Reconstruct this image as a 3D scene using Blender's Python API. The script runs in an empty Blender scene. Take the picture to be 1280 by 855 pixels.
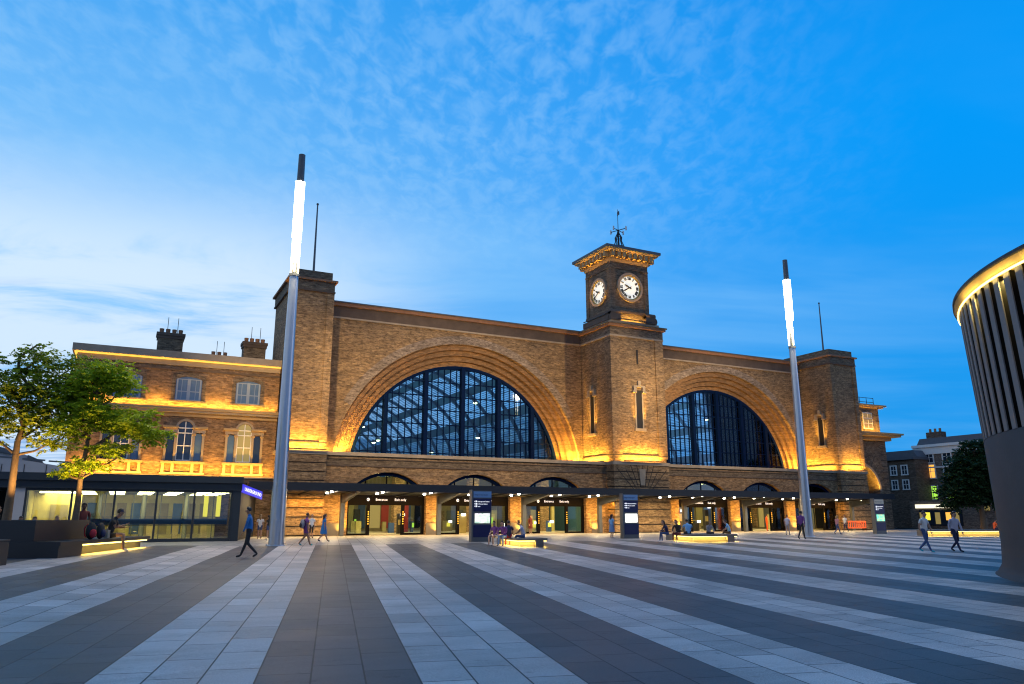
import bpy, bmesh, math, random
from mathutils import Vector, Matrix, noise as mnoise
from mathutils.geometry import tessellate_polygon
R = math.radians
random.seed(7)
S = bpy.context.scene
COL = S.collection
ORG = {}
TILT = R(13.8)                       # the paving runs 13.8 degrees off the facade's normal
SD = Vector((math.sin(TILT), math.cos(TILT), 0))   # along the stripes
CD = Vector((math.cos(TILT), -math.sin(TILT), 0))  # across the stripes

def sstep(a, b, v):
    t = min(1, max(0, (v-a)/(b-a))); return t*t*(3-2*t)
def gz(x, y):                        # the square falls half a metre from the station to Euston Road
    o = x*math.cos(TILT) - y*math.sin(TILT)
    return -0.5*min(1.6, max(0, 1-y/44)) + 0.15*sstep(-4.6, -7.6, o)*(1-sstep(40, 52, y))*sstep(5, 20, y)

# ------------------------------------------------------------------ objects
def tag(o, label=None, cat=None, group=None, kind=None):
    if label: o['label'] = label
    if cat: o['category'] = cat
    if group: o['group'] = group
    if kind: o['kind'] = kind
    return o
def thing(name, label, cat, loc=(0, 0, 0), group=None):
    o = bpy.data.objects.new(name, None); COL.objects.link(o)
    o.location = loc; o.empty_display_size = 0.3; ORG[o.name] = Vector(loc)
    return tag(o, label, cat, group)
def copy_tree(o, parent=None):
    c = o.copy(); COL.objects.link(c)
    if parent: c.parent = parent
    for ch in [k for k in S.objects if k.parent == o]: copy_tree(ch, c)
    return c

class MB:
    def __init__(s): s.v = []; s.f = []; s.m = []; s.sm = []; s.cm = 0
    def mat(s, i): s.cm = i; return s
    def add(s, vs, fs, smooth=False):
        b = len(s.v); s.v += [Vector(p) for p in vs]
        for f in fs: s.f.append([b+i for i in f]); s.m.append(s.cm); s.sm.append(smooth)
        return s
    def box(s, x0, y0, z0, x1, y1, z1):
        if x0 > x1: x0, x1 = x1, x0
        if y0 > y1: y0, y1 = y1, y0
        if z0 > z1: z0, z1 = z1, z0
        return s.add([(x0,y0,z0),(x1,y0,z0),(x1,y1,z0),(x0,y1,z0),(x0,y0,z1),(x1,y0,z1),(x1,y1,z1),(x0,y1,z1)],
              [(0,3,2,1),(4,5,6,7),(0,1,5,4),(1,2,6,5),(2,3,7,6),(3,0,4,7)])
    def obox(s, o, ax, ay, az):          # oriented box: corner o and three edges
        o, ax, ay, az = map(Vector, (o, ax, ay, az))
        if ax.cross(ay).dot(az) < 0: ax, ay = ay, ax
        return s.add([o, o+ax, o+ax+ay, o+ay, o+az, o+ax+az, o+ax+ay+az, o+ay+az],
              [(0,3,2,1),(4,5,6,7),(0,1,5,4),(1,2,6,5),(2,3,7,6),(3,0,4,7)])
    def cyl(s, p, q, r0, r1=None, n=12, caps=True, smooth=True):
        p, q = Vector(p), Vector(q); r1 = r0 if r1 is None else r1
        d = (q-p).normalized(); a = d.orthogonal().normalized(); b = d.cross(a)
        vs = []
        for c, r in ((p, r0), (q, r1)):
            for i in range(n):
                t = 2*math.pi*i/n; vs.append(c + a*(r*math.cos(t)) + b*(r*math.sin(t)))
        s.add(vs, [(i, (i+1) % n, n+(i+1) % n, n+i) for i in range(n)], smooth)
        if caps:
            s.add(vs[:n], [tuple(range(n-1, -1, -1))]); s.add(vs[n:], [tuple(range(n))])
        return s
    def tube(s, pts, rad, n=8):
        for i in range(len(pts)-1):
            s.cyl(pts[i], pts[i+1], rad[i], rad[i+1], n, caps=(i in (0, len(pts)-2)))
        return s
    def prism(s, poly, y0, y1, axis='y', holes=()):
        """poly: outline in (u, z); extruded along y (u = x) or along x (u = y)."""
        loops = [poly] + list(holes); flat = [p for l in loops for p in l]
        tris = tessellate_polygon([[Vector((p[0], p[1], 0)) for p in l] for l in loops])
        def P(p, d): return (p[0], d, p[1]) if axis == 'y' else (d, p[0], p[1])
        n = len(flat); vs = [P(p, y0) for p in flat] + [P(p, y1) for p in flat]
        fs = []
        for t in tris:
            a, b, c = [flat[i] for i in t]
            area = (b[0]-a[0])*(c[1]-a[1]) - (c[0]-a[0])*(b[1]-a[1])
            if abs(area) < 1e-9: continue
            ccw = area > 0
            if axis == 'x': ccw = not ccw
            t1 = tuple(t) if ccw else tuple(reversed(t))
            fs.append(t1); fs.append(tuple(n+i for i in reversed(t1)))
        b0 = 0
        for li, l in enumerate(loops):
            ar = sum(l[i][0]*l[(i+1) % len(l)][1] - l[(i+1) % len(l)][0]*l[i][1] for i in range(len(l)))
            k = len(l)
            for i in range(k):
                j = (i+1) % k; q = (b0+i, b0+j, n+b0+j, n+b0+i)
                flip = (ar > 0) != (li > 0)
                if axis == 'x': flip = not flip
                fs.append(tuple(reversed(q)) if flip else q)
            b0 += k
        return s.add(vs, fs)
    def ring(s, cx, cz, r0, r1, y0, y1, a0=0.0, a1=math.pi, n=64, axis='y', smooth=False):
        out = [(cx+r1*math.cos(a0+(a1-a0)*i/n), cz+r1*math.sin(a0+(a1-a0)*i/n)) for i in range(n+1)]
        inn = [(cx+r0*math.cos(a0+(a1-a0)*i/n), cz+r0*math.sin(a0+(a1-a0)*i/n)) for i in range(n+1)]
        return s.prism(out+inn[::-1], y0, y1, axis)
    def lathe(s, prof, c, n=32, smooth=True, a0=0, a1=2*math.pi):
        full = abs(a1-a0-2*math.pi) < 1e-6; m = n if full else n+1
        vs = []
        for i in range(m):
            t = a0+(a1-a0)*i/n
            for r, z in prof: vs.append((c[0]+r*math.cos(t), c[1]+r*math.sin(t), c[2]+z))
        k = len(prof); fs = []
        for i in range(n):
            j = (i+1) % m
            for q in range(k-1): fs.append((i*k+q, j*k+q, j*k+q+1, i*k+q+1))
        return s.add(vs, fs, smooth)
    def ball(s, c, rx, ry, rz, n=10, m=7, rot=None):
        vs = []; c = Vector(c)
        for j in range(m+1):
            ph = -math.pi/2 + math.pi*j/m
            for i in range(n):
                t = 2*math.pi*i/n
                p = Vector((rx*math.cos(ph)*math.cos(t), ry*math.cos(ph)*math.sin(t), rz*math.sin(ph)))
                if rot: p = rot @ p
                vs.append(c+p)
        fs = [(j*n+i, j*n+(i+1) % n, (j+1)*n+(i+1) % n, (j+1)*n+i) for j in range(m) for i in range(n)]
        return s.add(vs, fs, True)
    def build(s, name, mats, parent=None, bevel=0):
        me = bpy.data.meshes.new(name)
        o_ = ORG.get(parent.name, Vector()) if parent else Vector()
        me.from_pydata([tuple(p-o_) for p in s.v], [], s.f)
        if not isinstance(mats, (list, tuple)): mats = [mats]
        for m in mats: me.materials.append(m)
        for p, mi, sm in zip(me.polygons, s.m, s.sm): p.material_index = mi; p.use_smooth = sm
        me.validate(); me.update()
        o = bpy.data.objects.new(name, me); COL.objects.link(o)
        if parent: o.parent = parent
        ORG[o.name] = o_
        if bevel:
            md = o.modifiers.new('bevel', 'BEVEL'); md.width = bevel; md.segments = 2; md.limit_method = 'ANGLE'
        return o

# ------------------------------------------------------------------ materials
def nm(name):
    m = bpy.data.materials.new(name); m.use_nodes = True
    nt = m.node_tree; return m, nt, nt.nodes['Principled BSDF']
def N(nt, t, **kw):
    n = nt.nodes.new(t)
    for k, v in kw.items(): setattr(n, k, v)
    return n
def L(nt, a, b): nt.links.new(a, b)
def rgb(c): return (c[0], c[1], c[2], 1)
def mathn(nt, op, a, b=None):
    n = N(nt, 'ShaderNodeMath', operation=op)
    for i, v in enumerate((a, b)):
        if v is None: continue
        if isinstance(v, (int, float)): n.inputs[i].default_value = v
        else: L(nt, v, n.inputs[i])
    return n.outputs[0]
def mixc(nt, f, a, b, bt='MIX'):
    n = N(nt, 'ShaderNodeMix', data_type='RGBA', blend_type=bt)
    for sock, v in ((n.inputs[0], f), (n.inputs[6], a), (n.inputs[7], b)):
        if isinstance(v, (int, float)): sock.default_value = v
        elif isinstance(v, (tuple, list)): sock.default_value = rgb(v)
        else: L(nt, v, sock)
    return n.outputs[2]
def wpos(nt, scale=(1, 1, 1), rotz=0):
    g = N(nt, 'ShaderNodeNewGeometry'); mp = N(nt, 'ShaderNodeMapping')
    mp.inputs['Scale'].default_value = scale; mp.inputs['Rotation'].default_value = (0, 0, rotz)
    L(nt, g.outputs['Position'], mp.inputs[0]); return mp.outputs[0]
def nz(nt, vec, scale, detail=4, rough=.55):
    n = N(nt, 'ShaderNodeTexNoise'); n.inputs['Scale'].default_value = scale
    n.inputs['Detail'].default_value = detail; n.inputs['Roughness'].default_value = rough
    L(nt, vec, n.inputs['Vector']); return n.outputs[0]
def ramp(nt, fac, stops):
    n = N(nt, 'ShaderNodeValToRGB'); e = n.color_ramp.elements
    while len(e) < len(stops): e.new(0.5)
    for i, (p, c) in enumerate(stops): e[i].position = p; e[i].color = rgb(c)
    L(nt, fac, n.inputs[0]); return n.outputs[0]
def plain(name, c, rough=.5, metal=0, var=.18, vscale=3.0, bump=0, spec=.5):
    m, nt, b = nm(name)
    b.inputs['Roughness'].default_value = rough; b.inputs['Metallic'].default_value = metal
    b.inputs['Specular IOR Level'].default_value = spec
    v = wpos(nt); f = nz(nt, v, vscale)
    col = mixc(nt, f, tuple(x*(1-var) for x in c), tuple(min(1, x*(1+var)) for x in c))
    L(nt, col, b.inputs['Base Color'])
    if bump:
        bp = N(nt, 'ShaderNodeBump'); bp.inputs['Strength'].default_value = bump; bp.inputs['Distance'].default_value = .02
        L(nt, nz(nt, v, vscale*8), bp.inputs['Height']); L(nt, bp.outputs[0], b.inputs['Normal'])
    return m
def emit(name, c, st, base=(.1, .1, .1)):
    m, nt, b = nm(name)
    b.inputs['Base Color'].default_value = rgb(base)
    b.inputs['Emission Color'].default_value = rgb(c); b.inputs['Emission Strength'].default_value = st
    return m
def brick(name, c1, c2, mortar, grime=(.10, .085, .07), gamt=.5, spots=.55):
    m, nt, b = nm(name)
    b.inputs['Roughness'].default_value = .85; b.inputs['Specular IOR Level'].default_value = .25
    g = N(nt, 'ShaderNodeNewGeometry'); sp = N(nt, 'ShaderNodeSeparateXYZ'); L(nt, g.outputs['Position'], sp.inputs[0])
    u = mathn(nt, 'ADD', sp.outputs[0], sp.outputs[1])
    cb = N(nt, 'ShaderNodeCombineXYZ'); L(nt, u, cb.inputs[0]); L(nt, sp.outputs[2], cb.inputs[1])
    bt = N(nt, 'ShaderNodeTexBrick'); L(nt, cb.outputs[0], bt.inputs['Vector'])
    bt.inputs['Color1'].default_value = rgb(c1); bt.inputs['Color2'].default_value = rgb(c2); bt.inputs['Mortar'].default_value = rgb(mortar)
    bt.inputs['Scale'].default_value = 1; bt.inputs['Brick Width'].default_value = .29; bt.inputs['Row Height'].default_value = .098
    bt.inputs['Mortar Size'].default_value = .009; bt.inputs['Bias'].default_value = -.1
    # patches of replaced and sooted brick, longer than they are tall
    cs = N(nt, 'ShaderNodeMapping'); cs.inputs['Scale'].default_value = (.5, 1.7, 1); L(nt, cb.outputs[0], cs.inputs[0])
    p1 = nz(nt, cs.outputs[0], .55, 6, .65)
    col = mixc(nt, mathn(nt, 'MULTIPLY', ramp(nt, p1, [(.38, (0,0,0)), (.68, (1,1,1))]), gamt), bt.outputs[0], grime)
    cs2 = N(nt, 'ShaderNodeMapping'); cs2.inputs['Scale'].default_value = (1.0, 3.4, 1); L(nt, cb.outputs[0], cs2.inputs[0])
    p2 = nz(nt, cs2.outputs[0], 1.6, 5, .75)
    col = mixc(nt, mathn(nt, 'MULTIPLY', ramp(nt, p2, [(.47, (0,0,0)), (.62, (1,1,1))]), spots), col, (.045, .035, .03))
    cs3 = N(nt, 'ShaderNodeMapping'); cs3.inputs['Scale'].default_value = (1.6, 4.6, 1); L(nt, cb.outputs[0], cs3.inputs[0])
    p4 = nz(nt, cs3.outputs[0], 2.1, 3, .6)
    col = mixc(nt, mathn(nt, 'MULTIPLY', ramp(nt, p4, [(.50, (0,0,0)), (.68, (1,1,1))]), spots*1.15), col, (.05, .032, .022))
    b2 = N(nt, 'ShaderNodeTexBrick'); L(nt, cb.outputs[0], b2.inputs['Vector']); b2.offset = .37
    for k_, x_ in (('Scale', 1), ('Brick Width', .44), ('Row Height', .118), ('Mortar Size', 0), ('Bias', .1)): b2.inputs[k_].default_value = x_
    b2.inputs['Color1'].default_value = (1.22, 1.2, 1.18, 1); b2.inputs['Color2'].default_value = (.50, .47, .45, 1)
    col = mixc(nt, .62, col, b2.outputs[0], 'MULTIPLY')
    p3 = nz(nt, cs2.outputs[0], 1.1, 5, .7)
    col = mixc(nt, mathn(nt, 'MULTIPLY', ramp(nt, p3, [(.58, (0,0,0)), (.72, (1,1,1))]), spots*.8), col, (.46, .36, .26))
    L(nt, col, b.inputs['Base Color'])
    bp = N(nt, 'ShaderNodeBump'); bp.inputs['Strength'].default_value = .5; bp.inputs['Distance'].default_value = .03
    L(nt, nz(nt, cs2.outputs[0], 4, 4), bp.inputs['Height']); L(nt, bp.outputs[0], b.inputs['Normal'])
    return m

M = {}
M['stock'] = brick('stock_brick', (.50, .335, .165), (.34, .21, .105), (.34, .25, .17))
M['archbrick'] = brick('gauged_brick', (.36, .205, .095), (.27, .15, .07), (.27, .18, .11), gamt=.35, spots=.3)
M['stock_dark'] = brick('sooty_brick', (.32, .24, .15), (.22, .165, .11), (.2, .17, .13), gamt=.6)
M['hood'] = brick('hood_brick', (.44, .35, .27), (.34, .26, .2), (.36, .3, .24))
M['wingbrick'] = brick('wing_brick', (.48, .29, .14), (.33, .19, .095), (.32, .24, .16), gamt=.4)
M['housebrick'] = brick('house_brick', (.24, .16, .11), (.18, .12, .085), (.15, .12, .1), gamt=.4)
M['greybrick'] = brick('grey_brick', (.34, .27, .22), (.26, .2, .165), (.2, .17, .15), gamt=.4)
M['stone'] = plain('weathered_stone', (.36, .29, .21), .8, var=.4, vscale=1.3, bump=.3)
M['darkstone'] = plain('sooty_stone', (.12, .085, .062), .85, var=.45, vscale=1.1, bump=.3)
M['redband'] = plain('terracotta_coping', (.34, .17, .09), .8, var=.4, vscale=1.6, bump=.2)
M['cream'] = plain('cream_stucco', (.46, .31, .14), .7, var=.15)
M['groove'] = plain('dark_joint', (.05, .04, .035), .9)  # even near-black for joints, grooves and dark lines
M['steel'] = plain('dark_steel', (.028, .036, .046), .42, .3, var=.1)
M['steelsoft'] = plain('grey_steel', (.11, .12, .13), .45, .3, var=.1)
M['mast'] = plain('mast_aluminium', (.42, .45, .50), .33, .85, var=.1)
M['black'] = plain('black_metal', (.018, .018, .02), .5)
M['jet'] = plain('jet_frame', (.004, .004, .006), .5, spec=.06)
M['rotshade'] = plain('slot_shade', (.012, .011, .010), .8, spec=.1)
M['navyframe'] = plain('blue_black_frame', (.001, .010, .05), .8, spec=.06)
M['lead'] = plain('lead_roof', (.10, .11, .13), .6, var=.2)
M['white'] = plain('white_paint', (.78, .77, .74), .55, var=.06)
M['sashgrey'] = plain('sash_paint', (.26, .33, .43), .5, var=.06)
M['panel'] = plain('pale_panel', (.42, .41, .42), .5, var=.06)
M['granite'] = plain('dark_granite', (.014, .0145, .017), .5, var=.35, vscale=25)
M['granite2'] = plain('grey_granite', (.13, .12, .115), .5, var=.3, vscale=25)
M['concrete'] = plain('dark_render', (.047, .043, .046), .75, var=.25, vscale=1.4, bump=.25)
M['fin'] = plain('grey_fin', (.20, .185, .185), .6, var=.15)
M['gap'] = plain('dark_gap', (.008, .008, .01), .7)
M['bark'] = plain('bark', (.17, .11, .065), .9, var=.4, vscale=9, bump=.5)
M['soil'] = plain('soil', (.05, .04, .03), .95)
M['dial'] = emit('clock_dial', (1, .93, .76), .52, (.8, .8, .75))
M['gold'] = plain('gilt', (.55, .38, .10), .4, .6)
M['ink'] = plain('clock_ink', (.03, .02, .012), .5)
M['navy'] = plain('navy_sign', (.008, .012, .075), .35, var=.05)
M['lamp'] = emit('mast_lamp', (1, .93, .78), 7)
M['lampdim'] = emit('mast_lamp_low', (1, .78, .36), 3)
M['down'] = emit('downlight', (1, .88, .66), 26)
M['led'] = emit('led_strip', (1, .74, .18), 3.6)
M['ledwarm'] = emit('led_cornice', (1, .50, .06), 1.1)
M['screenW'] = emit('screen_white', (1, .98, .92), 2.2)
M['blue_sign'] = emit('blue_sign', (.006, .004, .85), .65)
M['blue_text'] = emit('sign_text', (1, 1, 1), 1.0)
M['text'] = emit('white_text', (.9, .92, 1), .7, (.8, .8, .8))
M['ceil'] = emit('ceiling_strip', (1, .90, .50), 9)
M['hall'] = plain('hall_floor', (.42, .38, .30), .35)
M['hallwall'] = plain('hall_wall', (.22, .18, .10), .6)
M['paleyellow'] = plain('ticket_hall_wall', (.46, .40, .17), .6)
M['decksteel'] = plain('canopy_soffit', (.022, .026, .034), .55, var=.1, spec=.3)

def glass(name, tint, refl=.28, rough=.02):
    m, nt, b = nm(name); nt.nodes.remove(b)
    out = [n for n in nt.nodes if n.type == 'OUTPUT_MATERIAL'][0]
    t = N(nt, 'ShaderNodeBsdfTransparent'); t.inputs[0].default_value = rgb(tint)
    g = N(nt, 'ShaderNodeBsdfGlossy'); g.inputs['Roughness'].default_value = rough; g.inputs[0].default_value = (.9, .95, 1, 1)
    fr = N(nt, 'ShaderNodeFresnel'); fr.inputs[0].default_value = 1.5
    f = mathn(nt, 'ADD', fr.outputs[0], refl-.04)
    mx = N(nt, 'ShaderNodeMixShader'); L(nt, f, mx.inputs[0]); L(nt, t.outputs[0], mx.inputs[1]); L(nt, g.outputs[0], mx.inputs[2])
    L(nt, mx.outputs[0], out.inputs[0]); return m
M['archglass'] = glass('arched_window_glass', (.88, .97, 1), .035)
M['shopglass'] = glass('shopfront_glass', (.86, .90, .84), .07)
M['pane'] = plain('window_pane', (.02, .03, .05), .05, var=.1, spec=1.0)
M['curtain'] = plain('curtained_pane', (.11, .19, .31), .12, var=.25, vscale=2)
M['litpane'] = emit('lit_pane', (.75, .55, .16), .22, (.2, .17, .08))
M['litorange'] = emit('lit_orange_pane', (1, .45, .06), .95)
M['litgreen'] = emit('lit_green_pane', (.40, .85, .06), .8)
M['skylight'] = None

def leaf(name, a, b_):
    m, nt, b = nm(name)
    b.inputs['Roughness'].default_value = .55; b.inputs['Specular IOR Level'].default_value = .3
    g = N(nt, 'ShaderNodeNewGeometry')
    col = mixc(nt, g.outputs['Random Per Island'], a, b_)
    L(nt, col, b.inputs['Base Color'])
    tr = N(nt, 'ShaderNodeBsdfTranslucent'); L(nt, col, tr.inputs[0])
    mx = N(nt, 'ShaderNodeMixShader'); mx.inputs[0].default_value = .35
    out = [n for n in nt.nodes if n.type == 'OUTPUT_MATERIAL'][0]
    L(nt, b.outputs[0], mx.inputs[1]); L(nt, tr.outputs[0], mx.inputs[2]); L(nt, mx.outputs[0], out.inputs[0]); return m
M['leafA'] = leaf('leaf_olive', (.17, .24, .015), (.42, .47, .03))
M['leafB'] = leaf('leaf_lime', (.24, .36, .012), (.50, .58, .025))
M['leafD'] = leaf('leaf_dark', (.02, .05, .014), (.045, .085, .025))

def text(s, size, loc, rot, mat, parent, name='lettering', align='LEFT', depth=.004):
    cu = bpy.data.curves.new(name, 'FONT'); cu.body = s; cu.size = size; cu.extrude = depth
    cu.align_x = align; cu.resolution_u = 2
    t = bpy.data.objects.new(name+'_curve', cu); COL.objects.link(t)
    dg = bpy.context.evaluated_depsgraph_get()
    me = bpy.data.meshes.new_from_object(t.evaluated_get(dg)); bpy.data.objects.remove(t)
    me.transform(Matrix.Translation(Vector(loc)-ORG.get(parent.name, Vector())) @ rot.to_4x4())
    me.materials.clear(); me.materials.append(mat)
    o = bpy.data.objects.new(name, me); COL.objects.link(o); o.parent = parent; ORG[o.name] = ORG.get(parent.name, Vector())
    return o
FRONT = Matrix.Rotation(R(90), 3, 'X')      # lettering that faces the square (-Y)
# ------------------------------------------------------------------ camera, sky, sun
cam = bpy.data.cameras.new('camera'); co = bpy.data.objects.new('camera', cam); COL.objects.link(co); S.camera = co
cam.sensor_width = 36; cam.lens = 950/1280*36; cam.clip_end = 3000; cam.clip_start = .1
co.location = (0, 0, 1.53); co.rotation_euler = (R(90)+math.atan(218.5/950), 0, -R(26.8))
S.view_settings.view_transform = 'Standard'; S.view_settings.look = 'None'; S.view_settings.exposure = .5; S.view_settings.gamma = 1
S.cycles.pixel_filter_type = 'BLACKMAN_HARRIS'; S.cycles.filter_width = 1.15; S.cycles.max_bounces = 6; S.cycles.transparent_max_bounces = 16; S.cycles.caustics_reflective = False; S.cycles.caustics_refractive = False
S.cycles.sample_clamp_indirect = 4

w = bpy.data.worlds.new('World'); S.world = w; w.use_nodes = True
nt = w.node_tree; bg = nt.nodes['Background']; bg.inputs[1].default_value = .1
tc = N(nt, 'ShaderNodeTexCoord'); D = tc.outputs['Generated']
sx = N(nt, 'ShaderNodeSeparateXYZ'); L(nt, D, sx.inputs[0])
def dotv(v):
    n = N(nt, 'ShaderNodeVectorMath', operation='DOT_PRODUCT'); L(nt, D, n.inputs[0]); n.inputs[1].default_value = v; return n.outputs['Value']
sE = dotv((.893, -.451, 0)); fwd = dotv((.451, .893, 0)); el = sx.outputs[2]
def mr(v, a, b, c=0, d=1, sm=True):
    n = N(nt, 'ShaderNodeMapRange', interpolation_type='SMOOTHSTEP' if sm else 'LINEAR')
    for i, x in enumerate((v, a, b, c, d)):
        if isinstance(x, (int, float)): n.inputs[i].default_value = x
        else: L(nt, x, n.inputs[i])
    return n.outputs[0]
east = mixc(nt, mr(el, .05, .45), (.010, .235, .62), (.000, .235, .69))
east = mixc(nt, mr(el, .42, .70), east, (.004, .20, .62))
west = mixc(nt, mr(el, .02, .30), (.22, .42, .70), (.15, .40, .72))
west = mixc(nt, mr(el, .30, .62), west, (.035, .27, .66))
base = mixc(nt, mr(sE, -.52, .50), west, east)
base = mixc(nt, mr(fwd, .35, -.35), base, (.13, .23, .44))        # the sky behind, away from the afterglow
# cloud layer in plan: direction over height
cz = mathn(nt, 'ADD', el, .10)
cx_ = mathn(nt, 'DIVIDE', sE, cz); cy_ = mathn(nt, 'DIVIDE', fwd, cz)
cp = N(nt, 'ShaderNodeCombineXYZ'); L(nt, cx_, cp.inputs[0]); L(nt, cy_, cp.inputs[1])
def cmap(sc, rot=0, loc=(0, 0, 0)):
    m_ = N(nt, 'ShaderNodeMapping'); m_.inputs['Scale'].default_value = sc; m_.inputs['Rotation'].default_value = (0, 0, rot); m_.inputs['Location'].default_value = loc
    L(nt, cp.outputs[0], m_.inputs[0]); return m_.outputs[0]
def wn(vec, sc, det, ro, dist=0):
    n = N(nt, 'ShaderNodeTexNoise'); n.inputs['Scale'].default_value = sc; n.inputs['Detail'].default_value = det
    n.inputs['Roughness'].default_value = ro; n.inputs['Distortion'].default_value = dist; L(nt, vec, n.inputs['Vector']); return n.outputs[0]
# mottled high cloud overhead, thinning out to the right
big = mr(wn(cmap((.8, .5, 1), .4, (3.1, 1.7, 0)), 1.1, 4, .55), .22, .58)
cell = mr(wn(cmap((1, .62, 1), -.5), 20, 3, .6, .3), .36, .70)
mott = mathn(nt, 'MULTIPLY', mathn(nt, 'MULTIPLY', cell, big), mathn(nt, 'MULTIPLY', mr(el, .26, .42), mr(sE, .50, -.05)))
mott = mathn(nt, 'MULTIPLY', mott, mr(fwd, -.1, .3))
sky = mixc(nt, mathn(nt, 'MULTIPLY', mott, .40), base, (.24, .46, .72))
veil = mathn(nt, 'MULTIPLY', mr(wn(cmap((.35, .9, 1), .25, (1.3, 4, 0)), 1.4, 5, .55, .4), .36, .68), mathn(nt, 'MULTIPLY', mr(sE, .80, .0), mr(el, .62, .30)))
veil = mathn(nt, 'MULTIPLY', veil, mr(fwd, .1, .5))
sky = mixc(nt, mathn(nt, 'MULTIPLY', veil, .58), sky, (.20, .45, .74))
# bright broken cloud low in the west
band = mathn(nt, 'MULTIPLY', mr(sE, .0, -.34), mathn(nt, 'MULTIPLY', mr(el, .44, .27), mr(el, -.02, .05)))
wht = mathn(nt, 'MULTIPLY', mr(wn(cmap((.55, 1.1, 1), -.45, (5.2, .3, 0)), 1.5, 7, .62, .9), .30, .54), band)
sky = mixc(nt, mathn(nt, 'MULTIPLY', wht, .72), sky, (.60, .68, .76))
gry = mathn(nt, 'MULTIPLY', mr(wn(cmap((.40, .95, 1), -.25, (2.4, 7.7, 0)), 1.35, 5, .55, .7), .50, .60), mathn(nt, 'MULTIPLY', mr(sE, -.05, -.35), mr(el, .29, .20)))
sky = mixc(nt, mathn(nt, 'MULTIPLY', gry, .80), sky, (.12, .27, .54))
st = N(nt, 'ShaderNodeTexSky', sky_type='NISHITA'); st.sun_disc = False; st.sun_elevation = R(1.5); st.sun_rotation = R(-62); st.ozone_density = 4
sc_ = N(nt, 'ShaderNodeVectorMath', operation='SCALE'); L(nt, sky, sc_.inputs[0]); sc_.inputs['Scale'].default_value = 9.6
sc2 = N(nt, 'ShaderNodeVectorMath', operation='SCALE'); L(nt, st.outputs[0], sc2.inputs[0]); sc2.inputs['Scale'].default_value = .10
ad = N(nt, 'ShaderNodeVectorMath', operation='ADD'); L(nt, sc_.outputs[0], ad.inputs[0]); L(nt, sc2.outputs[0], ad.inputs[1])
L(nt, ad.outputs[0], bg.inputs[0])
sun = bpy.data.lights.new('afterglow_sun', 'SUN'); sun.energy = .12; sun.angle = R(25); sun.color = (1, .85, .75)
so = bpy.data.objects.new('afterglow_sun', sun); COL.objects.link(so)
so.rotation_euler = (R(84), 0, R(62))

LMULT = 1.0
def area(name, loc, target, sx_, sy_, watts, col=(1, .52, .07), spread=None):
    l = bpy.data.lights.new(name, 'AREA'); l.shape = 'RECTANGLE'; l.size = sx_; l.size_y = sy_; l.energy = watts*LMULT; l.color = col
    if spread: l.spread = R(spread)
    o = bpy.data.objects.new(name, l); COL.objects.link(o); o.location = loc
    d = Vector(target)-Vector(loc); o.rotation_euler = d.to_track_quat('-Z', 'Y').to_euler(); return o
def strip(name, p, q, target, width, watts, col=(1, .52, .07), spread=None):
    """a line of uplights from p to q, turned towards target"""
    p, q, t = Vector(p), Vector(q), Vector(target); c = (p+q)/2
    l = bpy.data.lights.new(name, 'AREA'); l.shape = 'RECTANGLE'; l.size = (q-p).length; l.size_y = width; l.energy = watts*LMULT; l.color = col
    if spread: l.spread = R(spread)
    o = bpy.data.objects.new(name, l); COL.objects.link(o)
    x = (q-p).normalized(); z = -(t-c); z = (z - x*z.dot(x)).normalized(); y = z.cross(x)
    o.matrix_world = Matrix.Translation(c) @ Matrix((x, y, z)).transposed().to_4x4(); return o

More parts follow.
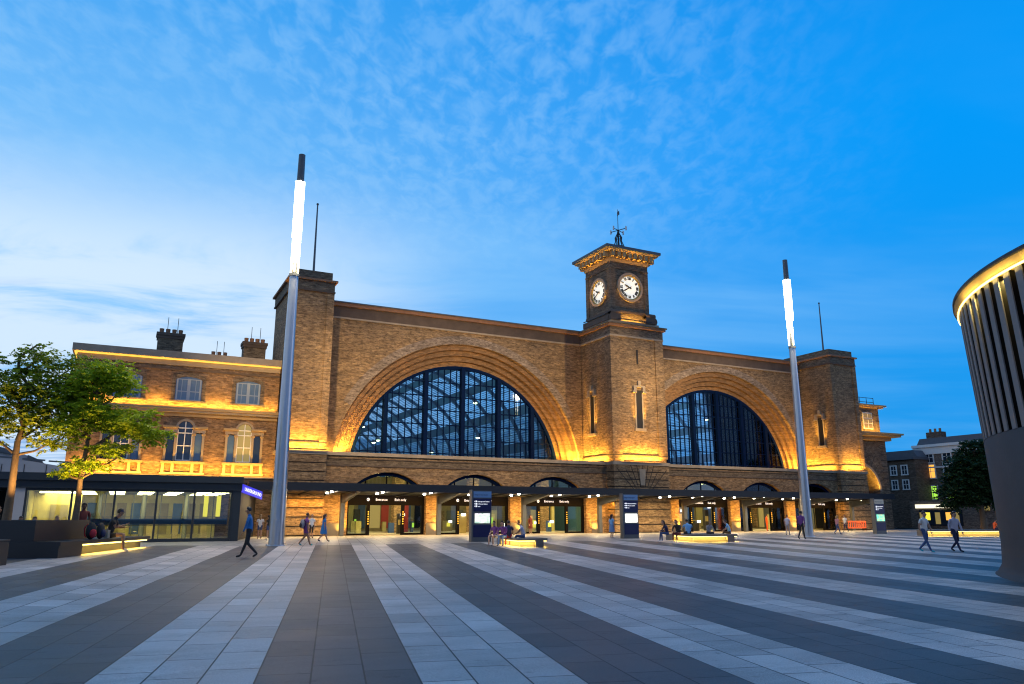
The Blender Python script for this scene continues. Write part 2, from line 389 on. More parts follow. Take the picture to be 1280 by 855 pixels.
# ------------------------------------------------------------------ ground
def ground_mat(name, striped):
    m, nt, b = nm(name)
    b.inputs['Specular IOR Level'].default_value = .3
    v = wpos(nt, rotz=TILT)
    sp = N(nt, 'ShaderNodeSeparateXYZ'); L(nt, v, sp.inputs[0])
    o = mathn(nt, 'ADD', sp.outputs[0], .80)             # across the stripes
    cb = N(nt, 'ShaderNodeCombineXYZ'); L(nt, sp.outputs[1], cb.inputs[0]); L(nt, o, cb.inputs[1])
    bt = N(nt, 'ShaderNodeTexBrick'); L(nt, cb.outputs[0], bt.inputs['Vector'])
    bt.offset = .37; bt.offset_frequency = 2
    for k, x in (('Scale', 1), ('Brick Width', 1.22), ('Row Height', .6467), ('Mortar Size', .013), ('Mortar Smooth', .3), ('Bias', 0)): bt.inputs[k].default_value = x
    bt.inputs['Color1'].default_value = (.76, .76, .76, 1); bt.inputs['Color2'].default_value = (1.14, 1.14, 1.14, 1); bt.inputs['Mortar'].default_value = (.04, .04, .04, 1)
    if striped:
        s2 = mathn(nt, 'MODULO', mathn(nt, 'ADD', o, 388.0), 3.88)
        dark = mathn(nt, 'LESS_THAN', s2, 1.94)
        col = mixc(nt, dark, (.57, .51, .48), (.102, .099, .103))
    else:
        col = mixc(nt, .5, (.40, .37, .34), (.40, .37, .34))
    col = mixc(nt, 1.0, col, bt.outputs[0], 'MULTIPLY')
    gp = wpos(nt)
    sp_ = nz(nt, gp, 60, 2); col = mixc(nt, .45, col, ramp(nt, sp_, [(.3, (.03,.03,.03)), (.7, (.75,.74,.72))]), 'OVERLAY')
    st_ = nz(nt, gp, .7, 5, .6); col = mixc(nt, 1.0, col, ramp(nt, st_, [(.3, (.74,.73,.72)), (.66, (1.05,1.05,1.05))]), 'MULTIPLY')
    sm = nz(nt, gp, 3.3, 3, .6); col = mixc(nt, 1.0, col, ramp(nt, sm, [(.26, (.6,.6,.6)), (.36, (1,1,1))]), 'MULTIPLY')
    vo = N(nt, 'ShaderNodeTexVoronoi'); vo.inputs['Scale'].default_value = 1.1; L(nt, gp, vo.inputs['Vector'])
    gum = ramp(nt, vo.outputs['Distance'], [(.018, (.45, .45, .45)), (.035, (1, 1, 1))]); col = mixc(nt, 1.0, col, gum, 'MULTIPLY')
    wv = nz(nt, wpos(nt, (.25, 2.2, 1), TILT), .8, 5, .65); col = mixc(nt, 1.0, col, ramp(nt, wv, [(.30, (.80, .80, .79)), (.55, (1, 1, 1))]), 'MULTIPLY')
    L(nt, col, b.inputs['Base Color'])
    L(nt, mathn(nt, 'ADD', mathn(nt, 'MULTIPLY', st_, .35), .34), b.inputs['Roughness'])
    bp = N(nt, 'ShaderNodeBump'); bp.inputs['Strength'].default_value = .35; bp.inputs['Distance'].default_value = .01
    L(nt, bt.outputs['Fac'], bp.inputs['Height']); bp.invert = True; L(nt, bp.outputs[0], b.inputs['Normal'])
    return m
M['paving'] = ground_mat('striped_granite_paving', True)
M['apron'] = ground_mat('pale_granite_paving', False)
def sheet(name, xs, ys, mat, dz=0.0):
    g = MB()
    vs = [(x, y, gz(x, y)+dz) for y in ys for x in xs]; n = len(xs)
    g.add(vs, [(j*n+i, j*n+i+1, (j+1)*n+i+1, (j+1)*n+i) for j in range(len(ys)-1) for i in range(n-1)], True)
    o = g.build(name, mat); o['kind'] = 'structure'; return o
fr = lambda a, b, n: [a+(b-a)*i/n for i in range(n+1)]
sheet('ground', fr(-1500, -60, 4)+fr(-50, 120, 34)+fr(140, 1500, 4), [-600, -120, -40]+fr(-26, 52, 39)+[80, 140, 400, 1500], plain('asphalt', (.06, .058, .06), .8, var=.2, vscale=.8), -.16)
sheet('paved_square', fr(-26, 92, 59), fr(-14, 43.6, 48), M['paving'])
sheet('station_apron', fr(-26, 92, 59), fr(43.604, 66, 18), M['apron'])

# a drain plate at the camera's feet
t = thing('drain_cover', 'small square metal drain cover set in the pale paving by the bottom edge', 'drain cover', (5.55, 5.35, gz(5.55, 5.35)))
b = MB(); b.obox((5.25, 5.05, gz(5.5, 5.3)+.004), (.42, -.1, 0), (.1, .42, .004), (0, 0, .012)); b.build('frame', M['steelsoft'], t)
b = MB()
for i in range(6): b.obox(Vector((5.25, 5.05, gz(5.5, 5.3)+.017))+Vector((.42, -.1, 0))*(.1+i*.14), Vector((.42, -.1, 0))*.07, (.09, .36, .004), (0, 0, .004))
b.build('grating', M['black'], t)
# ------------------------------------------------------------------ railway station
st_ = thing('railway_station', 'long yellow brick railway station with two big glazed arches and a square clock tower', 'station', (46.2, 69, 0))
ACX = (29.8, 62.7); ACZ = 5.2; GTOP = (21.3, 20.9); LED = 6.9
def arc(cx, cz, r, a0, a1, n):
    return [(cx+r*math.cos(a0+(a1-a0)*i/n), cz+r*math.sin(a0+(a1-a0)*i/n)) for i in range(n+1)]
STEPS = [(13.25, 69.0), (12.75, 69.38), (12.25, 69.76), (11.75, 70.14), (11.3, 70.5)]
MUL = ((18.82, 21.94, 26.02, 30.0, 34.04, 37.94, 41.17), (51.5, 55.64, 59.66, 63.34, 67.17, 71.01, 74.2))
for k, (x0, x1) in enumerate(((14.9, 43.25), (49.9, 76.0))):
    cx = ACX[k]; gt = GTOP[k]; r0 = STEPS[0][0]
    xl, xr = max(x0+.02, cx-r0), min(x1-.02, cx+r0)
    al = math.acos(max(-1, min(1, (xl-cx)/r0))); ar = math.acos(max(-1, min(1, (xr-cx)/r0)))
    a = arc(cx, ACZ, r0, al, ar, 72)
    zl, zr = a[0][1], a[-1][1]
    poly = [(x0, ACZ)] + ([(xl, ACZ)] if xl-x0 > .05 else []) + a + ([(xr, ACZ)] if x1-xr > .05 else []) + [(x1, ACZ), (x1, gt-1.55), (x0, gt-1.55)]
    b = MB(); b.prism(poly, 69.0, 70.9); b.build('gable_wall', M['stock'], st_)
    b = MB()
    for (ra, ya), (rb, yb) in zip(STEPS, STEPS[1:]):
        e0 = math.acos(min(1, max(-1, (x1-.02-cx)/ra))) if cx+ra > x1 else 0
        e1 = math.acos(min(1, max(-1, (x0+.02-cx)/ra))) if cx-ra < x0 else math.pi
        b.ring(cx, ACZ, rb, ra-.003, yb, 70.88, e0, e1, 72)
        b.ring(cx, ACZ, rb+.0, rb+.06, yb-.03, yb-.003, e0, e1, 72)      # roll moulding on each order
    b.build('archivolt', M['archbrick'], st_)
    b = MB(); b.box(cx-12.4 if k == 0 else 50.0, 69.02, 6.6, min(cx+12.4, 75.8), 70.45, LED-.004); b.build('window_sill', M['darkstone'], st_)
    b = MB(); b.ring(cx, ACZ, r0+.04, r0+.85, 68.97, 68.997, 0.5, math.pi-.5, 72); b.build('hood_band', M['hood'], st_)
    # parapet: string course, sooty frieze, red coping
    b = MB(); b.box(x0, 68.86, gt-1.62, x1, 70.9, gt-1.45); b.mat(1).box(x0, 68.95, gt-1.45, x1, 70.9, gt-.42)
    b.mat(2).box(x0, 68.72, gt-.42, x1, 71, gt-.12); b.mat(3).box(x0, 68.6, gt-.12, x1, 71.1, gt)
    b.build('parapet', [M['stone'], M['darkstone'], M['redband'], M['lead']], st_)
    # the glazed arch
    fr_ = MB()
    fr_.ring(cx, ACZ, 11.0, 11.3, 70.45, 70.75, 0, math.pi, 72)
    def top(x): 
        d = 11.1**2-(x-cx)**2; return ACZ+math.sqrt(d) if d > 0 else ACZ
    for x in MUL[k][1:-1]: fr_.box(x-.2, 70.3, ACZ, x+.2, 70.9, top(x)+.05)
    win = fr_.build('arched_window', M['navyframe'], st_)
    gb = MB(); xs = MUL[k]
    for q in range(len(xs)-1):
        n = 6 if 0 < q < len(xs)-2 else 4
        for i in range(1, n):
            x = xs[q]+(xs[q+1]-xs[q])*i/n
            if top(x) > ACZ+.6: gb.box(x-.035, 70.52, ACZ, x+.035, 70.66, top(x))
    z = 7.6
    while z < ACZ+11:
        hw = math.sqrt(max(.01, 11.1**2-(z-ACZ)**2)); gb.box(cx-hw, 70.5, z-.045, cx+hw, 70.68, z+.045); z += 1.42
    gb.build('glazing_bars', M['navyframe'], win)
    pn = MB(); pn.prism(arc(cx, ACZ, 11.05, 0, math.pi, 72), 70.62, 70.632); pn.build('pane', M['archglass'], win)

# ---- lower storey with six doorways, its top a ledge that hides the floodlights
BAY = (20.6, 28.9, 37.2, 55.6, 63.9, 72.2); HW = 3.5
def low_wall(x0, x1, cs):
    R_ = 4.45; zc = .85; a = math.asin(HW/R_)
    poly = [(x0, 0)]
    for c in cs: poly += [(c-HW, 0)] + arc(c, zc, R_, math.pi/2+a, math.pi/2-a, 24) + [(c+HW, 0)]
    poly += [(x1, 0), (x1, LED-.3), (x0, LED-.3)]
    b = MB(); b.prism(poly, 64.5, 65.4); b.build('arcade_wall', M['stock'], st_)
    b = MB(); b.box(x0, 64.42, 5.72, x1, 64.52, 5.82); b.box(x0, 64.36, 6.3, x1, 64.52, 6.38); b.mat(1).box(x0, 64.3, LED-.3, x1, 69.0, LED)
    b.mat(2).box(x0, 64.44, 5.82, x1, 64.497, 6.3)
    b.build('ledge', [M['darkstone'], M['stone'], M['stock_dark']], st_)
    b = MB()
    for c in cs: b.ring(c, zc, R_-.28, R_-.02, 64.9, 65.2, math.pi/2-a, math.pi/2+a, 24)
    b.build('lunette_frame', M['navyframe'], st_)
low_wall(14.9, 43.3, BAY[:3]); low_wall(49.8, 76.0, BAY[3:])

# ---- rusticated bases
def courses(b, x0, y0, x1, y1, z0, z1, n, gap=.10, inset=.09):
    h = (z1-z0)/n
    for i in range(n):
        b.mat(0).box(x0, y0, z0+i*h+gap, x1, y1, z0+(i+1)*h)
        b.mat(1).box(x0+inset, y0+inset, z0+i*h-.001, x1-inset, y1-inset, z0+i*h+gap+.001)
def shaft(name, x0, x1, y0, ztop, strip_w, mm):
    """a brick shaft with clasping pilasters at its corners"""
    b = MB(); b.box(x0+.12, y0+.12, LED, x1-.12, 71.5, ztop)
    for xa, xb in ((x0, x0+strip_w), (x1-strip_w, x1)): b.box(xa, y0, LED+.35, xb, y0+strip_w, ztop-.05)
    return b.build(name, mm, st_)
for x0, x1, zt in ((11.15, 14.95, 22.45), (75.95, 80.45, 21.75)):
    shaft('corner_tower', x0, x1, 64.0, zt-1.9, .62, M['stock'])
    b = MB(); courses(b, x0-.06, 63.94, x1+.06, 69.5, 0, LED-.32, 9); b.build('rusticated_base', [M['stock'], M['groove']], st_)
    b = MB(); b.box(x0-.16, 63.86, LED-.32, x1+.16, 69.6, LED); b.mat(1).box(x0-.03, 63.98, LED+.62, x1+.03, 69.5, LED+.70)
    b.build('plinth_course', [M['stone'], M['groove']], st_)
    b = MB(); z = zt-1.9
    b.mat(1).box(x0-.06, 63.94, z, x1+.06, 71.6, z+.14); b.mat(0).box(x0, 64.0, z+.14, x1, 71.55, z+.95)
    b.mat(2).box(x0-.22, 63.78, z+.95, x1+.22, 71.7, z+1.12); b.mat(0).box(x0+.2, 64.2, z+1.12, x1-.2, 71.4, zt)
    b.build('cornice', [M['stock_dark'], M['darkstone'], M['redband']], st_)
# ---- clock tower
TX0, TX1, TY = 43.2, 49.9, 63.2
shaft('clock_tower_shaft', TX0, TX1, TY, 19.75, 1.05, M['stock'])
b = MB(); courses(b, TX0-.06, TY-.06, TX1+.06, 69.2, 0, LED-.32, 9); b.build('rusticated_base', [M['stock'], M['groove']], st_)
b = MB(); b.box(TX0-.15, TY-.15, LED-.32, TX1+.15, 69.2, LED); b.mat(1).box(TX0-.02, TY-.02, LED+.62, TX1+.02, 69.1, LED+.70)
# fan of long voussoirs over the small arch behind the canopy
for i in range(-4, 5):
    a_ = i*.19; d_ = Vector((math.sin(a_), 0, math.cos(a_)))
    b.mat(1).obox(Vector((46.55, TY-.085, 3.0))+d_*1.5, d_*(2.2 if i % 2 else 2.9), Vector((d_.z, 0, -d_.x))*.06, Vector((0, .022, 0)))
b.mat(0).prism([(46.3, 4.6), (46.8, 4.6), (46.95, 6.2), (46.15, 6.2)], TY-.13, TY-.09)
b.build('plinth_course', [M['stone'], M['groove'], M['stock']], st_)
b = MB()
b.box(TX0-.05, TY-.05, 19.7, TX1+.05, 71.4, 19.88); b.mat(1).box(TX0-.02, TY-.02, 19.88, TX1+.02, 71.4, 20.75)
b.mat(2).box(TX0-.26, TY-.26, 20.75, TX1+.26, 71.5, 20.98); b.mat(1).box(TX0-.38, TY-.38, 20.98, TX1+.38, 71.6, 21.12)
b.mat(0).box(TX0+.25, TY+.2, 21.12, TX1-.25, 70.2, 21.5)
b.build('cornice', [M['stone'], M['stock_dark'], M['redband']], st_)
KX0, KX1, KY0, KY1 = 43.9, 48.65, 63.8, 68.55; KCX, KCY = (KX0+KX1)/2, (KY0+KY1)/2
b = MB(); b.box(KX0, KY0, 21.5, KX1, KY1, 28.0)
for xa in (KX0-.06, KX1-.5):
    for ya in (KY0-.06, KY1-.5): b.box(xa, ya, 22.7, xa+.56, ya+.56, 27.3)
b.build('clock_stage', M['stock_dark'], st_)
b = MB()                                                   # stepped plinth with scrolls, open in the middle for the lamp
for xa, xb in ((KX0-.5, KX0+.75), (KX1-.75, KX1+.5)):
    b.box(xa, KY0-.55, 21.5, xb, KY0-.002, 22.35); b.cyl((xa, KY0-.3, 22.35), (xb, KY0-.3, 22.35), .3, n=14)
b.box(KX0-.55, KY0-.1, 21.5, KX0-.002, KY1, 22.1); b.box(KX1+.002, KY0-.1, 21.5, KX1+.55, KY1, 22.1)
b.box(KX0-.12, KY0-.12, 22.42, KX1+.12, KY1+.1, 22.7)
b.cyl((KX1+.55, KY0-.2, 21.9), (KX1+.55, KY0+.6, 21.9), .45, n=16)
b.build('tower_plinth', M['darkstone'], st_)
b = MB(); b.box(KX0-.1, KY0-.1, 27.3, KX1+.1, KY1+.1, 27.42); b.box(KX0-.05, KY0-.05, 27.42, KX1+.05, KY1+.05, 28.0)
b.build('frieze', M['stock_dark'], st_)
# cove, brackets and eaves
b = MB()
def frus(b, h0, z0, h1, z1):
    v = [(KCX+sx*h0, KCY+sy*h0, z0) for sx, sy in ((-1,-1),(1,-1),(1,1),(-1,1))] + [(KCX+sx*h1, KCY+sy*h1, z1) for sx, sy in ((-1,-1),(1,-1),(1,1),(-1,1))]
    b.add(v, [(0,1,5,4),(1,2,6,5),(2,3,7,6),(3,0,4,7),(4,5,6,7),(3,2,1,0)])
frus(b, 2.5, 28.0, 2.58, 28.3); frus(b, 2.58, 28.3, 2.66, 28.95); frus(b, 3.22, 28.95, 3.36, 29.15)
for i in range(8):
    u = -2.45+4.9*i/7
    b.box(KCX+u-.2, KCY-3.2, 28.42, KCX+u+.2, KCY-2.5, 28.94); b.box(KCX+u-.2, KCY+2.5, 28.42, KCX+u+.2, KCY+3.2, 28.94)
    b.box(KCX-3.2, KCY+u-.2, 28.42, KCX-2.5, KCY+u+.2, 28.94); b.box(KCX+2.5, KCY+u-.2, 28.42, KCX+3.2, KCY+u+.2, 28.94)
b.build('bracketed_eaves', M['cream'], st_)
b = MB(); frus(b, 3.36, 29.15, 3.48, 29.2); frus(b, 3.5, 29.2, 3.5, 29.48); frus(b, 3.5, 29.48, .25, 30.5)
b.build('tower_roof', M['lead'], st_)
def roman_dial(c, ex, ez, nrm, r):
    """dial facing nrm; ex runs to the reader's right"""
    c, ex, nrm = Vector(c), Vector(ex), Vector(nrm); ez = Vector((0, 0, 1))
    P = lambda u, v, d: c+ex*u+ez*v+nrm*d
    def disc(b, r0, r1, d0, d1, n=48):
        vs = []
        for i in range(n):
            t = 2*math.pi*i/n; cu, su = math.cos(t), math.sin(t)
            vs += [P(r0*cu, r0*su, d1), P(r1*cu, r1*su, d1), P(r1*cu, r1*su, d0), P(r0*cu, r0*su, d0)]
        fs = []
        for i in range(n):
            j = (i+1) % n
            for q in range(4): fs.append((4*i+q, 4*i+(q+1) % 4, 4*j+(q+1) % 4, 4*j+q))
        b.add(vs, fs)
    b = MB(); disc(b, r-.24, r, -.1, .22); b.mat(1); disc(b, r-.34, r-.24, -.1, .13)
    ck = b.build('clock', [M['stone'], M['gold']], st_)
    b = MB(); vs = [P((r-.26)*math.cos(2*math.pi*i/48), (r-.26)*math.sin(2*math.pi*i/48), .02) for i in range(48)]
    b.add(vs, [tuple(range(48))]); b.build('dial', M['dial'], ck)
    b = MB(); ri, ro = r*.53, r*.73
    def stroke(t, off, slant, wd):
        d, e = Vector((math.sin(t), math.cos(t))), Vector((math.cos(t), -math.sin(t)))
        p0, p1 = d*ri+e*(off-slant), d*ro+e*(off+slant)
        b.add([P(*(p0-e*wd), .04), P(*(p0+e*wd), .04), P(*(p1+e*wd), .04), P(*(p1-e*wd), .04)], [(0, 1, 2, 3)])
    for i, num in enumerate(('XII', 'I', 'II', 'III', 'IIII', 'V', 'VI', 'VII', 'VIII', 'IX', 'X', 'XI')):
        t = i*math.pi/6; wdt = {'I': .075, 'V': .12, 'X': .13}; tot = sum(wdt[q] for q in num)*r; x = -tot/2
        for q in num:
            h_ = wdt[q]*r; m_ = x+h_/2
            if q == 'I': stroke(t, m_, 0, .036*r)
            elif q == 'V': stroke(t, m_-h_*.22, -h_*.22, .036*r); stroke(t, m_+h_*.22, h_*.22, .024*r)
            else: stroke(t, m_, h_*.42, .024*r); stroke(t, m_, -h_*.42, .036*r)
            x += h_
    disc(b, r*.765, r*.785, .03, .035)
    for i in range(60):
        t = i*math.pi/30; d = Vector((math.sin(t), math.cos(t))); e = Vector((math.cos(t), -math.sin(t)))
        b.add([P(*(d*r*.785-e*.006), .036), P(*(d*r*.785+e*.006), .036), P(*(d*r*.82+e*.006), .036), P(*(d*r*.82-e*.006), .036)], [(0, 1, 2, 3)])
    b.build('numerals', M['ink'], ck)
    for ang, ln, wd, nme in ((R(295), .46, .055, 'hour_hand'), (R(240), .72, .04, 'minute_hand')):     # twenty to ten
        d, e = Vector((math.sin(ang), math.cos(ang))), Vector((math.cos(ang), -math.sin(ang))); wd *= r
        b = MB(); q = [-d*r*.16-e*wd*.7, -d*r*.16+e*wd*.7, d*r*ln*.6+e*wd*1.2, d*r*ln, d*r*ln*.6-e*wd*1.2]
        dd = .07 if nme == 'hour_hand' else .10
        b.add([P(*v, dd) for v in q]+[P(*v, dd+.02) for v in q], [(4,3,2,1,0), (5,6,7,8,9)]+[(i, (i+1) % 5, 5+(i+1) % 5, 5+i) for i in range(5)])
        b.build(nme, M['ink'], ck)
roman_dial((46.25, KY0, 25.35), (1, 0, 0), 0, (0, -1, 0), 1.62)
roman_dial((KX0, 66.05, 25.1), (0, -1, 0), 0, (-1, 0, 0), 1.55)
# weather vane with its cage and pointers
b = MB(); X, Y_ = 46.9, 66.4
for i in range(8):
    t = i*math.pi/4
    pts = [Vector((X+.62*f*math.cos(t), Y_+.62*f*math.sin(t), z)) for f, z in ((1, 30.1), (1.0, 30.9), (.55, 31.6), (.62, 32.0), (.2, 32.5), (.05, 32.9))]
    b.tube(pts, [.05]*6, 5)
for z, rr in ((30.9, .62), (32.0, .39)):
    pts = [Vector((X+rr*math.cos(i*math.pi/8), Y_+rr*math.sin(i*math.pi/8), z)) for i in range(17)]; b.tube(pts, [.035]*17, 5)
b.cyl((X, Y_, 30.3), (X, Y_, 35.4), .06, .025, 8)
for t in (0.4, .4+math.pi/2): b.cyl((X-.95*math.cos(t), Y_-.95*math.sin(t), 32.9), (X+.95*math.cos(t), Y_+.95*math.sin(t), 32.9), .045, n=6)
b.ball((X, Y_, 32.9), .1, .1, .1)
vn = b.build('weather_vane', M['black'], st_)
for i in range(4):
    b = MB(); t = .4+i*math.pi/2; c = Vector((X+1.0*math.cos(t), Y_+1.0*math.sin(t), 32.9))
    b.cyl(c-Vector((0, 0, .24)), c+Vector((0, 0, .24)), .06, .06, 6); b.cyl(c+Vector((.09, 0, -.2)), c+Vector((.09, 0, .22)), .05, .05, 6)
    b.build('compass_pointer', M['white'], vn)
b = MB(); b.prism([(X-.05, 34.6), (X+.24, 34.85), (X+.2, 35.3), (X-.05, 35.05)], Y_-.03, Y_+.03); b.build('pennant', M['steelsoft'], vn)
# slit windows with lit hoods
def slit(kind, x, y, z0, z1, hw):
    """kind 'f' faces the square, 'l' faces west"""
    fr_, hd, gl = MB(), MB(), MB()
    def bx(m, u0, u1, d0, d1, za, zb):
        if kind == 'f': m.box(x+u0, y-d1, za, x+u1, y-d0, zb)
        else: m.box(x-d1, y+u0, za, x-d0, y+u1, zb)
    bx(fr_, -hw-.16, -hw, -.1, .06, z0, z1); bx(fr_, hw, hw+.16, -.1, .06, z0, z1); bx(fr_, -hw-.32, hw+.32, -.1, .2, z0-.3, z0)
    sw = fr_.build('slit_window', M['stone'], st_)
    bx(gl, -hw, hw, -.05, .012, z0, z1); gl.build('pane', M['gap'], sw)
    for sx in (-1, 1):
        bx(hd, sx*(hw+.02), sx*(hw+.52), 0, .26, z1-.28, z1-.12)
    bx(hd, -hw-.34, hw+.34, 0, .2, z1+.28, z1+.46); bx(hd, -.16, .16, 0, .24, z1+.46, z1+.95)
    for sx in (-1, 1): bx(hd, sx*(hw+.03), sx*(hw+.36), 0, .22, z1-.1, z1+.28)
    hd.build('hood', M['stone'], sw)
    for s in (-1, 1):
        q = (x+s*(hw+.3), y-.22, z0+.1) if kind == 'f' else (x-.22, y+s*(hw+.3), z0+.1)
        area('slit_lamp', q, (q[0], q[1], z1), .1, .1, 20, (1, .52, .06), 30)
slit('f', 46.6, TY+.12, 10.3, 14.25, .36); slit('l', TX0+.12, 67.0, 10.0, 14.1, .34); slit('l', 76.07, 66.3, 10.0, 13.4, .34)
b = MB(); b.box(46.48, TY+.08, 17.0, 46.68, TY+.118, 18.5); b.build('arrow_slit', M['gap'], st_)
for x, y, z0, z1 in ((13.42, 66, 22.4, 29.4), (77.4, 66, 21.7, 28.2)):
    b = MB(); b.cyl((x, y, z0), (x, y, z1), .11, .06, 8); b.ball((x, y, z1), .12, .12, .12, 8, 5); b.build('flagpole', M['steelsoft'], st_)
# downpipe-like joint where wall meets tower
# ---- train sheds behind the arches: a glazed barrel vault each, with lattice ribs
m_, nt_, b_ = nm('roof_glazing'); nt_.nodes.remove(b_)
o_ = [n for n in nt_.nodes if n.type == 'OUTPUT_MATERIAL'][0]
tr = N(nt_, 'ShaderNodeBsdfTransparent'); tr.inputs[0].default_value = (.93, .97, 1, 1)
tl = N(nt_, 'ShaderNodeBsdfTranslucent'); tl.inputs[0].default_value = (.92, .95, .95, 1)
mx = N(nt_, 'ShaderNodeMixShader'); mx.inputs[0].default_value = .5; L(nt_, tr.outputs[0], mx.inputs[1]); L(nt_, tl.outputs[0], mx.inputs[2]); L(nt_, mx.outputs[0], o_.inputs[0])
M['skylight'] = m_
M['shedrib'] = plain('shed_steel', (.03, .09, .15), .5, var=.1)
M['shedroof'] = plain('shed_lining', (.06, .16, .22), .7, var=.15)
for k, cx in enumerate(ACX):
    R0 = 15.2; Z0 = 5.0; NS = 42; Y0, Y1, NB = 72.5, 184.5, 20
    rib, roof, sky_ = MB(), MB(), MB(); dy = (Y1-Y0)/NB
    for q in range(NB+1):
        y = Y0+q*dy
        rib.ring(cx, Z0, R0-.42, R0-.12, y-.2, y+.2, .02, math.pi-.02, 40)
    for i in range(NS):
        t0, t1 = math.pi*i/NS, math.pi*(i+1)/NS
        p = lambda t, r: (cx+r*math.cos(t), Z0+r*math.sin(t))
        a0, a1 = p(t0, R0), p(t1, R0)
        glazed = 3 <= i < NS-3 and i % 4 != 0
        for q in range(NB):
            ya, yb = Y0+q*dy, Y0+(q+1)*dy
            if glazed:
                roof.add([(a0[0], ya, a0[1]), (a1[0], ya, a1[1]), (a1[0], ya+.9, a1[1]), (a0[0], ya+.9, a0[1])], [(0, 1, 2, 3)])
                sky_.add([(a0[0], ya+.9, a0[1]), (a1[0], ya+.9, a1[1]), (a1[0], yb, a1[1]), (a0[0], yb, a0[1])], [(0, 1, 2, 3)])
                for s in range(1, 4):                       # patent glazing bars
                    tt = t0+(t1-t0)*s/4; pp = p(tt, R0-.03); rib.box(pp[0]-.03, ya+.9, pp[1]-.03, pp[0]+.03, yb, pp[1]+.03)
            else:
                roof.add([(a0[0], ya, a0[1]), (a1[0], ya, a1[1]), (a1[0], yb, a1[1]), (a0[0], yb, a0[1])], [(0, 1, 2, 3)])
        rib.cyl((a0[0], Y0, a0[1]), (a0[0], Y1, a0[1]), .07, n=4, caps=False)
    for sx in (-1, 1): roof.box(cx+sx*R0, Y0, 0, cx+sx*(R0+.3), Y1, Z0)
    roof.box(cx-R0, Y1, 0, cx+R0, Y1+.3, Z0+R0)
    sr = roof.build('train_shed_roof', M['shedroof'], st_)
    rib.build('lattice_ribs', M['shedrib'], sr); sky_.build('roof_glazing', M['skylight'], sr)
    b = MB(); b.box(cx-R0, 71.2, -.02, cx+R0, Y1, .0); b.build('platform', M['hall'], st_)
    for y in (80, 100, 125, 155): area('shed_fill', (cx, y, 9), (cx, y+1, 20), 16, 6, 300 if k == 0 else 900, (.40, .82, 1))  # added unseen fill, throws blue light up onto ribs and lining
    PL = M.setdefault('pend', emit('pendant_lamp', (.85, 1, .55), 9))
    for x, y, z in ((-8.5, 76, 10.5), (-9.5, 86, 8.8), (-8, 98, 9.2), (-5, 82, 9.8), (-2.5, 92, 10.5), (3.6, 75, 13.6), (6.2, 80, 10.4), (3.6, 88, 9.2), (-3, 110, 9), (1, 120, 10)):
        x, y, z = cx+x*(1 if k == 0 else .8), y, z
        lb = MB(); lb.mat(0).lathe([(.0, .34), (.18, .3), (.34, 0), (.30, -.02)], (x, y, z), 10); lb.mat(1).ball((x, y, z-.02), .24, .24, .10, 8, 5)
        lb.mat(0).cyl((x, y, z+.3), (x, y, z+2.2), .02, n=4)
        lb.build('pendant_lamp', [M['steelsoft'], PL], st_)
# ---- concourse behind the doorways
b = MB(); b.box(15.0, 65.45, -.01, 75.9, 84, .012); b.mat(1).box(15.0, 84, 0, 75.9, 84.3, 6.5); b.mat(2).box(15.0, 65.5, 6.35, 75.9, 84, 6.5)
for x in (14.95, 75.8): b.mat(1).box(x, 65.5, 0, x+.1, 84, 6.4)
for x in (24.8, 33.0, 41.4, 51.5, 59.8, 68.0): b.mat(3).box(x-.5, 74, 0.012, x+.5, 75, 6.35)
b.build('concourse', [M['hall'], M['hallwall'], M['steelsoft'], M['stock']], st_)
for x in range(18, 76, 4):
    for y in (68, 73, 79): MB().box(x-.7, y-.1, 6.18, x+.7, y+.1, 6.26).build('ceiling_light', M['ceil'], st_)
for x in (20.6, 28.9, 37.2, 46.5, 55.6, 63.9, 72.2): area('concourse_light', (x, 71, 6.1), (x, 73, 0), 5, 5, 950, (1, .80, .34))
rnd = random.Random(3)
KC = ['paleyellow', 'screenW', 'litorange', 'litgreen', 'black', 'hallwall', 'redstuff', 'bluestuff', 'yellow']
M['redstuff'] = plain('red_fitting', (.35, .02, .02), .5); M['bluestuff'] = plain('blue_fitting', (.03, .08, .25), .5); M['yellow'] = emit('yellow_fascia', (.9, .75, .05), .9)
for x in [16.2+.62*i for i in range(96)]:
    if rnd.random() < .2: continue
    h_ = rnd.choice((.95, 1.0, 1.1, 1.8, 2.3, 2.7)); y = rnd.uniform(67.5, 83); z0 = 0.013
    kio = MB(); kio.mat(rnd.choice((0, 4, 5, 5, 6, 7, 0, 4))).box(x, y, z0, x+rnd.uniform(.18, .8), y+.4, z0+h_)
    if rnd.random() < .5: kio.mat(rnd.choice((8, 1, 0, 2, 3))).box(x+.02, y-.06, h_*.45, x+rnd.uniform(.12, .5), y-.002, h_*.45+rnd.uniform(.15, .9))
    if rnd.random() < .15: kio.mat(1).box(x+.2, y-.2, h_-.2, x+.6, y-.1, h_+.05)
    kio.build('kiosk', [M[q] for q in KC], st_)

for i in range(46):
    x = 15.6+i*1.31
    MB().box(x, 83.85, .3, x+rnd.uniform(.7, 1.2), 83.99, rnd.uniform(2.2, 4.6)).build('shopfront_panel', M[rnd.choice(('stock', 'jet', 'jet', 'paleyellow', 'litpane', 'bluestuff', 'hallwall', 'redstuff', 'steelsoft'))], st_)
for i in range(15):
    y = 65.8+i*1.2; MB().box(75.62, y, .2, 75.79, y+rnd.uniform(.5, 1.05), rnd.uniform(1.8, 3.4)).build('shopfront_panel', M[rnd.choice(('stock', 'jet', 'jet', 'litpane', 'redstuff', 'steelsoft', 'yellow', 'bluestuff'))], st_)
for i in range(22):
    x = 16.5+i*2.72; MB().box(x, 71+i % 3*3, 3.0, x+1.3, 71.1+i % 3*3, 3.4).build('hanging_sign', M[('jet', 'yellow', 'bluestuff', 'jet')[i % 4]], st_)
